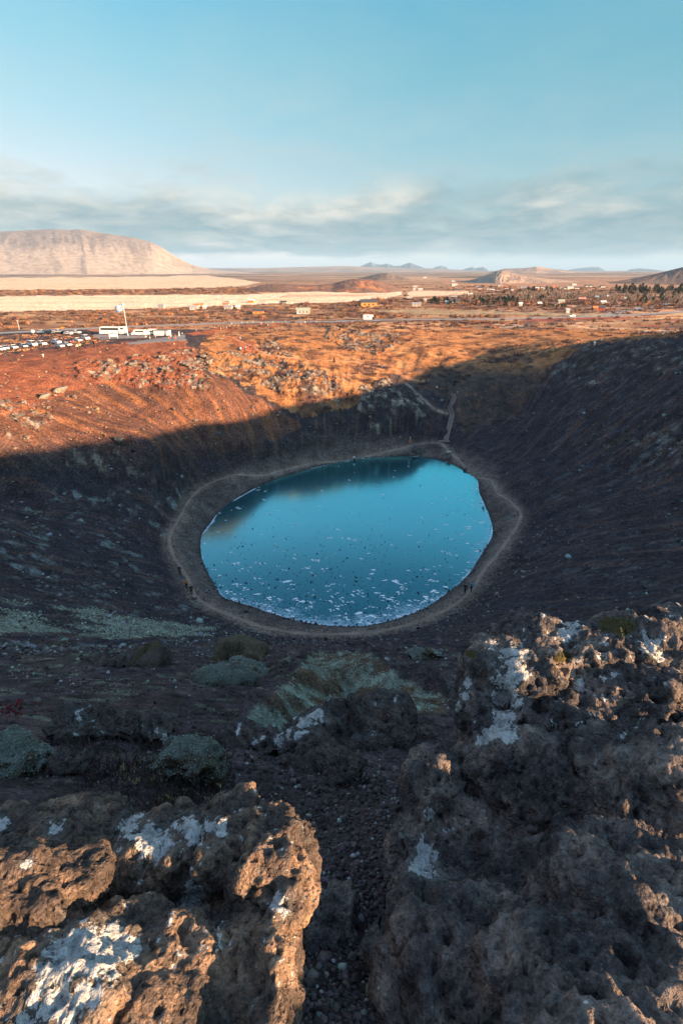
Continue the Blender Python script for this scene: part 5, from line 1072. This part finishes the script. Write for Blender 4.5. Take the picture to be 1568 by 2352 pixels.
near = [(372,708,14,WHITE_H,RG,'small white house alone in the field above the flag'),(446,711,17,WHITE_H,RG,'long low house with grey roof behind the rim trail'),(452,706.5,12,TIMBER,RR,'orange-roofed house behind the long grey-roofed one'),(464,705,6,TIMBER,RR,'small orange shed right of the orange-roofed house'),(470,710,6,WHITE_H,RW,'small white shed at the right end of the long low house'),
 (519,704,13,WHITE_H,RR,'white house with bright red-orange roof'),(525,710,17,WHITE_H,RG,'long white annex below the red-orange roof'),(547,710,10,WHITE_H,RW,'small white outbuilding right of the red-roofed house'),(534,694,13,WHITE_H,RG,'white farmhouse on the edge of the pale field'),(577,695,14,TIMBER,RW,'house with pale roof and orange wall at the edge of the pale field'),(651,699,14,WHITE_H,RD,'white house with black roof at the field edge'),
 (594,721,25,TIMBER,RD,'orange timber cabin with blue-black roof behind the red mound'),(696,720,30,GREYW,RGN,'dark grey-green house with bright white windows by the road'),(845,704,36,TIMBER,RD,'long orange barn with dark roof by the pale field'),(956,703,19,WHITE_H,RG,'white house with a porch right of the orange barn'),(1043,697.5,24,DARKW,RD,'modern black house with white windows at the tree edge'),(1025,699,7,WHITE_H,RW,'small white shed left of the modern black house'),
 (939,689,12,WHITE_H,RG,'white house with grey roof left of the conifers'),(1041,686,14,BROWNW,RG,'brown house with pale gable above the black house'),(974.7,693,6,WHITE_H,RG,'tiny white house with red end between tree rows'),(1078,679,12,GREYW,RW,'pale grey house with rounded roof among trees'),(952,660,10,WHITE_H,RG,'white house with grey roof beyond the pale field'),(951,667,5,WHITE_H,RW,'tiny white shed below the grey-roofed white house'),(965,667,10,WHITE_H,RW,'white house just right of the tiny white shed'),
 (1040,647,7,WHITE_H,RBL,'blue-roofed house far off on the moor'),(1042,657,14,WHITE_H,RG,'long pale farm building on the moor edge'),(1050,669,12,GREYW,RD,'grey farm sheds in front of the far trees'),(1194,703,8,WHITE_H,RW,'bright white cabin at the front of the woodland'),(1199,677,10,TIMBER,RGN,'timber cabin with green roof inside the woodland'),(1219,687,13,GREYW,RW,'long cabin with pale flat roof inside the woodland'),(1237,702,9,DARKW,RW,'dark cabin with white gable in the front hedge'),(1158,686,9,WHITE_H,RG,'white house half hidden by conifers'),(1305,678,6,DARKW,RBL,'cabin with bright blue roof in the bare trees'),(1335,691,15,BROWNW,RP,'brown cabin with pink-red roof right of the woodland'),(1287,696,14,GREYW,RGN,'grey cabin with greenish roof at the woodland edge'),(1301,718,8,GREYW,RG,'grey shed alone above the road'),
 (1383,699,13,DARKW,RW,'dark cabin with white gable above the red cabins'),(1364,713,10,BROWNW,RR,'dark red cabin at the left of the red pair'),(1378,713,14,paint('red_wall', (.4, .07, .04), .8),RD,'bright red cabin with dark roof near the road'),(1394,684,8,GREYW,RW,'small pale cabin above the heath at the right'),(1369,686,7,GREYW,RBL,'tiny blue-grey cabin left of the small pale cabin'),(1436,690,9,WHITE_H,RGN,'white and green cabins beside the right conifers'),(1482,681,6,WHITE_H,RW,'little white cabin deep in the right woodland'),(1533,666,8,WHITE_H,RG,'white house in front of the dark conifer belt'),(1563,652,9,WHITE_H,RW,'pale house at the right frame edge above the conifers'),(1553,673,6,TIMBER,RR,'orange-roofed cabin near the right frame edge')]
for a in near: house(*a)
far = [(1096,660,10),(1102,665,12),(1119,663,5),(1121,668,10),(1131,669,7),(1140,669,5.5),(1147,660,12),(1162,667,5.5),(1175,669,5),(1201,664,13),(1226,664,6),(1232,664,8),(1244,664,8),(1248,667,4),(1287,665,6),(1296,665,5),(1307,664,15),(1322,664,11),(1316,656,11),(1382,661,12),(1349,660,14),(935,641,4),(975,639,8),(1000,638,4)]
for x, y, w_ in far: house(x, y, w_, WHITE_H, random.choice([RG, RW, RG, RD]), 'small white house in the far village beyond the woodland', group='white houses of the far village', win=False)
for x, y in ((1162,661), (1271,661)): house(x, y, 5, TIMBER, RR, 'far village house with orange-red roof, ' + ('left' if x < 1200 else 'right') + ' one of the two', win=False)
# ---- trees
CON = flat('conifer_needles', (.030, .045, .030), .85, .1, .5, 2.); BARK = flat('bark', (.12, .09, .075), .9, .1, .3); TWIG = flat('bare_twigs', (.30, .25, .21), .9, .1, .3, 2.)
def tree_mesh(name, kind, seed):
    r = random.Random(seed); V_, F_, mi = [], [], []
    for a in range(6):
        V_ += [(.09 * math.cos(a), .09 * math.sin(a), 0), (.02 * math.cos(a), .02 * math.sin(a), .55 if kind == 'c' else .7)]
    for a in range(6): F_.append((a * 2, (a * 2 + 2) % 12, (a * 2 + 3) % 12, a * 2 + 1)); mi.append(1)
    for i in range(150 if kind == 'c' else 110):
        t = r.random() ** (.8 if kind == 'c' else .6); z = .08 + .92 * t if kind == 'c' else .2 + .8 * t
        rad = (.27 * (1 - t) + .02) * r.uniform(.35, 1.1) if kind == 'c' else .24 * math.sin(math.pi * min(1, t * .95 + .05)) * r.uniform(.1, 1.1); a = r.uniform(0, 6.28)
        c = Vector((rad * math.cos(a), rad * math.sin(a), z)); o = len(V_); q = .10 if kind == 'c' else .085
        out = Vector((math.cos(a), math.sin(a), -.5 if kind == 'c' else 1.6)).normalized() * q * 1.5; sd = Vector((-math.sin(a), math.cos(a), r.uniform(-.4, .4))) * q * (.8 if kind == 'c' else .32)
        V_ += [tuple(c - sd), tuple(c + sd), tuple(c + out)]; F_.append((o, o + 1, o + 2)); mi.append(0)
    me = bpy.data.meshes.new(name); me.from_pydata(V_, [], F_); me.materials.append(CON if kind == 'c' else TWIG); me.materials.append(BARK)
    for f, i in zip(me.polygons, mi): f.material_index = i
    return me
CM = [tree_mesh('conifer', 'c', i) for i in range(5)]; BMs = [tree_mesh('bare_tree', 'b', 20 + i) for i in range(5)]
def trees(name, meshes, poly, n, hpx, label, group):
    xs = [p[0] for p in poly]; ys = [p[1] for p in poly]; k_ = 0
    while k_ < n:
        x, y = random.uniform(min(xs), max(xs)), random.uniform(min(ys), max(ys))
        if not inpoly(np.array([x]), np.array([y]), poly)[0]: continue
        p = at_z(x, y, 22.7); h = hpx * random.uniform(.45, 1.15) * proj(*p)[2] / F; o = link(name, random.choice(meshes)); o.location = p; w_ = h * random.uniform(1., 1.7); o.scale = (w_, w_, h); o.rotation_euler.z = random.uniform(0, 6)
        tag(o, label, 'tree', group); k_ += 1
GC_ = 'dark conifers of the holiday-home woodland'; GB_ = 'bare pale trees of the holiday-home woodland'
trees('conifer', CM, [(985,690),(1040,692),(1045,700),(990,699)], 22, 11, 'dark conifer in the row left of the modern black house', GC_)
trees('conifer', CM, [(1083,688),(1200,690),(1205,706),(1090,702)], 46, 13, 'dark conifer in the dense front clump of the woodland', GC_)
trees('conifer', CM, [(1200,702),(1300,702),(1300,708),(1200,708)], 26, 8, 'dark conifer in the low front hedge of the woodland', GC_)
trees('conifer', CM, [(1190,668),(1282,668),(1282,673),(1190,673)], 24, 10, 'dark conifer behind the bare trees near the far village', GC_)
trees('conifer', CM, [(1140,676),(1340,680),(1340,694),(1140,694)], 26, 11, 'dark conifer scattered among the bare pale trees', GC_)
trees('conifer', CM, [(1400,664),(1570,664),(1570,676),(1430,678)], 80, 13, 'dark conifer in the thick conifer belt at the right', GC_)
trees('conifer', CM, [(1430,684),(1568,682),(1568,700),(1440,700)], 36, 12, 'dark conifer in the mixed right end of the woodland', GC_)
trees('bare_tree', BMs, [(1060,682),(1190,680),(1190,698),(1060,694)], 50, 13, 'bare pale tree at the left of the woodland', GB_)
trees('bare_tree', BMs, [(1190,678),(1330,676),(1330,694),(1190,698)], 120, 15, 'bare pale tree in the tall grey middle of the woodland', GB_)
trees('bare_tree', BMs, [(1330,680),(1568,680),(1568,702),(1400,698),(1330,690)], 110, 14, 'bare pale tree at the right end of the woodland', GB_)
for x, y in ((278, 712), (282, 712.5)):
    p = G(x, y); rt = root('conifer', 'small dark conifer beside the flag, ' + ('left' if x < 280 else 'right') + ' of a pair', 'tree', p); me = CM[0]; c_ = link('crown', me, rt); c_.scale = (3.2, 3.2, 4.2); part('trunk', cyl(nb(), (0, 0, -.2), (0, 0, 1.4), .18, .1, 7), BARK, rt)
p = G(767, 833); rt = root('conifer', 'lone little green spruce on the grassy bowl', 'tree', p); c_ = link('crown', CM[1], rt); c_.scale = (1.9, 1.9, 1.9); part('trunk', cyl(nb(), (0, 0, -.2), (0, 0, .7), .07, .04, 7), BARK, rt)
rt = root('shrub', 'bright orange bush beside the road left of the coach', 'shrub', G(143.5, 754)); v, f = blades(60, 720, .9, 1.3, .14)[0]; link('foliage', mesh_from('foliage', v, f, paint('orange_leaf', (.75, .28, .03), .8), None, False), rt); part('stem', cyl(nb(), (0, 0, -.2), (0, 0, .8), .07, .03, 6), BARK, rt)
# ------------------------------------------------------------------ people
SKIN = flat('skin', (.45, .28, .20), .6, .3, .05); HAIRM = flat('hair', (.05, .035, .025), .7, .2, .2)
def skin_mesh(name, joints, edges, rootv=0, sub=1):
    me = bpy.data.meshes.new(name); me.from_pydata([j[:3] for j in joints], edges, []); o = bpy.data.objects.new(name, me); C.objects.link(o)
    m_ = o.modifiers.new('skin', 'SKIN'); m_.use_smooth_shade = True
    for i, j in enumerate(joints): me.skin_vertices[0].data[i].radius = (j[3], j[3] if len(j) < 5 else j[4])
    me.skin_vertices[0].data[rootv].use_root = True
    s_ = o.modifiers.new('sub', 'SUBSURF'); s_.levels = sub; s_.render_levels = sub
    ev = o.evaluated_get(bpy.context.evaluated_depsgraph_get()); r = bpy.data.meshes.new_from_object(ev); r.name = name; bpy.data.objects.remove(o); bpy.data.meshes.remove(me); return r
def pose(kind):
    """joint sets of one pose, facing -Y, 1.72 m tall when standing"""
    lf, rf = {'stand': ((.10,.02), (-.10,-.02)), 'walk': ((.10,-.30), (-.10,.28)), 'phone': ((.12,.0), (-.12,.03)), 'sit': ((.12,-.42), (-.12,-.40))}[kind]
    hz = .92 if kind != 'sit' else .30; sh = hz + .52; hd = hz + .70
    kn = lambda f, s: ((s * .105, f[1] * .45 - (.10 if kind == 'walk' else .02), hz * .52)) if kind != 'sit' else (s * .13, -.36, .42)
    leg = []
    for f, s in ((lf, 1), (rf, -1)):
        k_ = kn(f, s); leg.append([(s * .10, 0, hz - .05, .095), (*k_, .065), (f[0], f[1], .07 if kind != 'sit' else .06, .045), (f[0], f[1] - .16, .03, .042)])
    arms = []
    for s in (1, -1):
        if kind == 'phone' and s == 1: A = [(s * .20, 0, sh - .03, .06), (s * .27, -.08, sh - .27, .048), (s * .10, -.30, sh - .10, .038), (s * .06, -.36, sh - .04, .04)]
        else:
            sw = .20 * s if kind == 'walk' else -.04; A = [(s * .20, 0, sh - .03, .06), (s * .26, sw * .4 + .02, sh - .30, .048), (s * .26, sw - .06, sh - .54, .036), (s * .26, sw - .09, sh - .63, .038)]
        arms.append(A)
    torso = [(0, 0, hz, .15, .11), (0, .01, hz + .22, .14, .11), (0, .01, sh - .08, .17, .12), (0, 0, sh + .05, .055), (0, -.01, hd + .02, .085), (0, -.015, hd + .13, .085), (0, -.10, hd + .06, .03)]
    return torso, arms, leg, hd
def build_pose(kind):
    torso, arms, leg, hd = pose(kind); J, E = list(torso), [(0,1),(1,2),(2,3),(3,4),(4,5),(4,6)]
    for A in arms: b = len(J); J += A; E += [(2, b), (b, b+1), (b+1, b+2), (b+2, b+3)]
    for L in leg: b = len(J); J += L; E += [(0, b), (b, b+1), (b+1, b+2), (b+2, b+3)]
    body = skin_mesh('body', J, E)
    g = lambda q, f: (q[0], q[1], q[2], *[r * f for r in q[3:]])
    J = [g(q, 1.22) for q in torso[:3]] + [(0, 0, torso[3][2] - .03, .09)]; E = [(0,1),(1,2),(2,3)]
    for A in arms: b = len(J); J += [g(q, 1.35) for q in A[:3]]; E += [(2, b), (b, b+1), (b+1, b+2)]
    jacket = skin_mesh('jacket', J, E)
    J = [g(torso[0], 1.12)]; E = []
    for L in leg: b = len(J); J += [g(q, 1.22) for q in L[:3]]; E += [(0, b), (b, b+1), (b+1, b+2)]
    trousers = skin_mesh('trousers', J, E)
    b = nb(); bmesh.ops.create_icosphere(b, subdivisions=2, radius=.112)
    bmesh.ops.delete(b, geom=[v for v in b.verts if v.co.z < -.02 and v.co.y < .03], context='VERTS')
    for v in b.verts: v.co += Vector((0, .012, hd + .115))
    hair = bpy.data.meshes.new('hair'); b.to_mesh(hair); b.free(); 
    b = nb()
    for L in leg: f = L[3]; box(b, (f[0], f[1] + .06, .05), (.12, .30, .11))
    shoes = bpy.data.meshes.new('shoes'); b.to_mesh(shoes); b.free()
    for me, m_ in ((body, SKIN), (jacket, SKIN), (trousers, SKIN), (hair, HAIRM), (shoes, RUB)): me.materials.clear(); me.materials.append(m_)
    return body, jacket, trousers, hair, shoes
POSES = {k_: build_pose(k_) for k_ in ('stand', 'walk', 'phone', 'sit')}
CLOTH = {n_: flat('cloth_' + n_, c_, .9, .1, .15) for n_, c_ in dict(black=(.018,.018,.022), dark=(.03,.035,.05), white=(.78,.78,.76), grey=(.25,.26,.28), orange=(.75,.22,.02), red=(.70,.09,.04), teal=(.10,.32,.36), blue=(.20,.40,.65), yellow=(.75,.60,.20), navy=(.03,.06,.14), brown=(.14,.08,.05), cyan=(.45,.75,.80)).items()}
def person(px, py, kind, top, legs, rz, label, hat=None, h=1.74):
    p = G(px, py); o = link('person', POSES[kind][0]); o.location = (p[0], p[1], p[2] - .02); s = h / 1.76; o.scale = (s, s, s); o.rotation_euler.z = math.radians(rz); tag(o, label, 'person')
    for nm, me, m_ in (('jacket', POSES[kind][1], CLOTH[top]), ('trousers', POSES[kind][2], CLOTH[legs]), ('hat' if hat else 'hair', POSES[kind][3], CLOTH[hat] if hat else None), ('shoes', POSES[kind][4], None)):
        c_ = link(nm, me, o)
        if m_: c_.material_slots[0].link = 'OBJECT'; c_.material_slots[0].material = m_
    return o
PP = [(414,1319,'walk','dark','black',20,'person in dark clothes and pale grey hat walking the left shore trail','grey'),(429,1350,'walk','orange','black',15,'person in an orange jacket on the left shore trail'),(441,1364,'stand','black','black',40,'person all in black just behind the orange jacket'),
 (1067,1361,'walk','black','black',-30,'person in black on the right shore trail'),(1081,1357,'walk','teal','dark',-30,'person in a teal jacket next to the one in black'),(813,1059,'stand','white','dark',0,'person in a white top standing at the far water edge'),(1002.6,897,'walk','white','black',30,'person in a white jacket on the trail above the stairs','black'),(977.5,883.5,'stand','dark','black',0,'dark-clothed person up the trail behind the white jacket'),
 (862,848,'stand','black','dark',20,'person in black standing on the spur top in the sun'),(877,846,'walk','navy','blue',-20,'person in a dark jacket and blue trousers on the spur top'),
 (14,821,'stand','dark','navy',0,'dark-clothed person with hands down, left of the pair by the cars'),(22,819,'walk','black','dark',30,'dark-clothed person right of the pair by the cars'),(100.5,821,'walk','black','white',10,'lone walker in dark top and white trousers on the red rim'),
 (179,803,'walk','white','black',20,'person in a white top at the left of the group by the cars'),(185,801,'stand','yellow','dark',0,'person with a yellow bag in the group by the cars'),(192,797.5,'stand','black','black',10,'person in black, left of two, in the group by the cars'),(196.5,797,'stand','black','dark',-10,'person in black, right of two, in the group by the cars'),
 (217,794.5,'walk','black','dark',10,'dark-clothed person beside the orange-red jacket'),(223,794,'walk','red','dark',-20,'person in a bright orange-red jacket near the gravel lot'),
 (323,781,'walk','dark','brown',0,'person in dark top and brown trousers on the terrace'),(336,780,'stand','white','black',20,'person in a white jacket on the terrace'),(341,780,'stand','black','black',0,'person in black between white and teal jackets on the terrace'),(345,778.5,'stand','teal','white',-20,'person in a teal jacket on the terrace'),(358,777,'walk','grey','grey',20,'person in grey walking behind the terrace'),
 (389,778,'stand','dark','orange',0,'person with orange trousers at the terrace end'),(396.5,781,'walk','navy','dark',20,'person in navy in the middle of the terrace end'),(404,780,'stand','grey','orange',-20,'person with red hood and orange trousers at the terrace end','red'),
 (552.5,783.5,'stand','blue','navy',0,'person in blue on the red trail junction'),(557,783.5,'stand','black','black',10,'person in black beside the one in blue on the red trail'),(553,803,'sit','cyan','white',20,'person in pale cyan sitting by the red trail'),(564,802,'sit','blue','navy',-10,'person in light blue sitting on the red trail'),(570,801.5,'stand','navy','red',0,'person with red trousers beside the sitting blue one'),
 (635.6,804,'stand','black','brown',0,'dark figure standing right of the rocky outcrop'),(644,804,'stand','brown','dark',0,'brown-clothed figure right of the rocky outcrop'),
 (520,745.5,'stand','navy','dark',0,'leftmost of three dark-clothed people by the fence posts'),(523.5,745,'stand','dark','dark',20,'middle of three dark-clothed people by the fence posts'),(527.3,745,'stand','black','navy',-10,'rightmost of three dark-clothed people by the fence posts'),
 (603,735.5,'stand','red','red',0,'person in red on top of the red mound'),(600,746,'walk','orange','white',20,'person with orange hat-high jacket and white trousers on the red mound'),(615.6,749.5,'stand','dark','white',0,'person with white trousers right of the red mound'),(639.3,750.5,'walk','black','grey',30,'person in black far right of the red mound'),
 (701,741.5,'stand','black','white',0,'left person of three on the far rim trail'),(704.5,741,'stand','black','black',10,'middle person of three on the far rim trail'),(709.6,741,'stand','dark','black',-10,'right person of three on the far rim trail'),
 (1357,794,'stand','black','black',0,'dark-clothed person left of the pale blue jacket on the right rim'),(1363.5,795,'stand','cyan','white',10,'person in a pale blue jacket on the right rim'),(1409,784,'stand','dark','dark',0,'distant dark figure further along the right rim')]
for a in PP: person(*a)
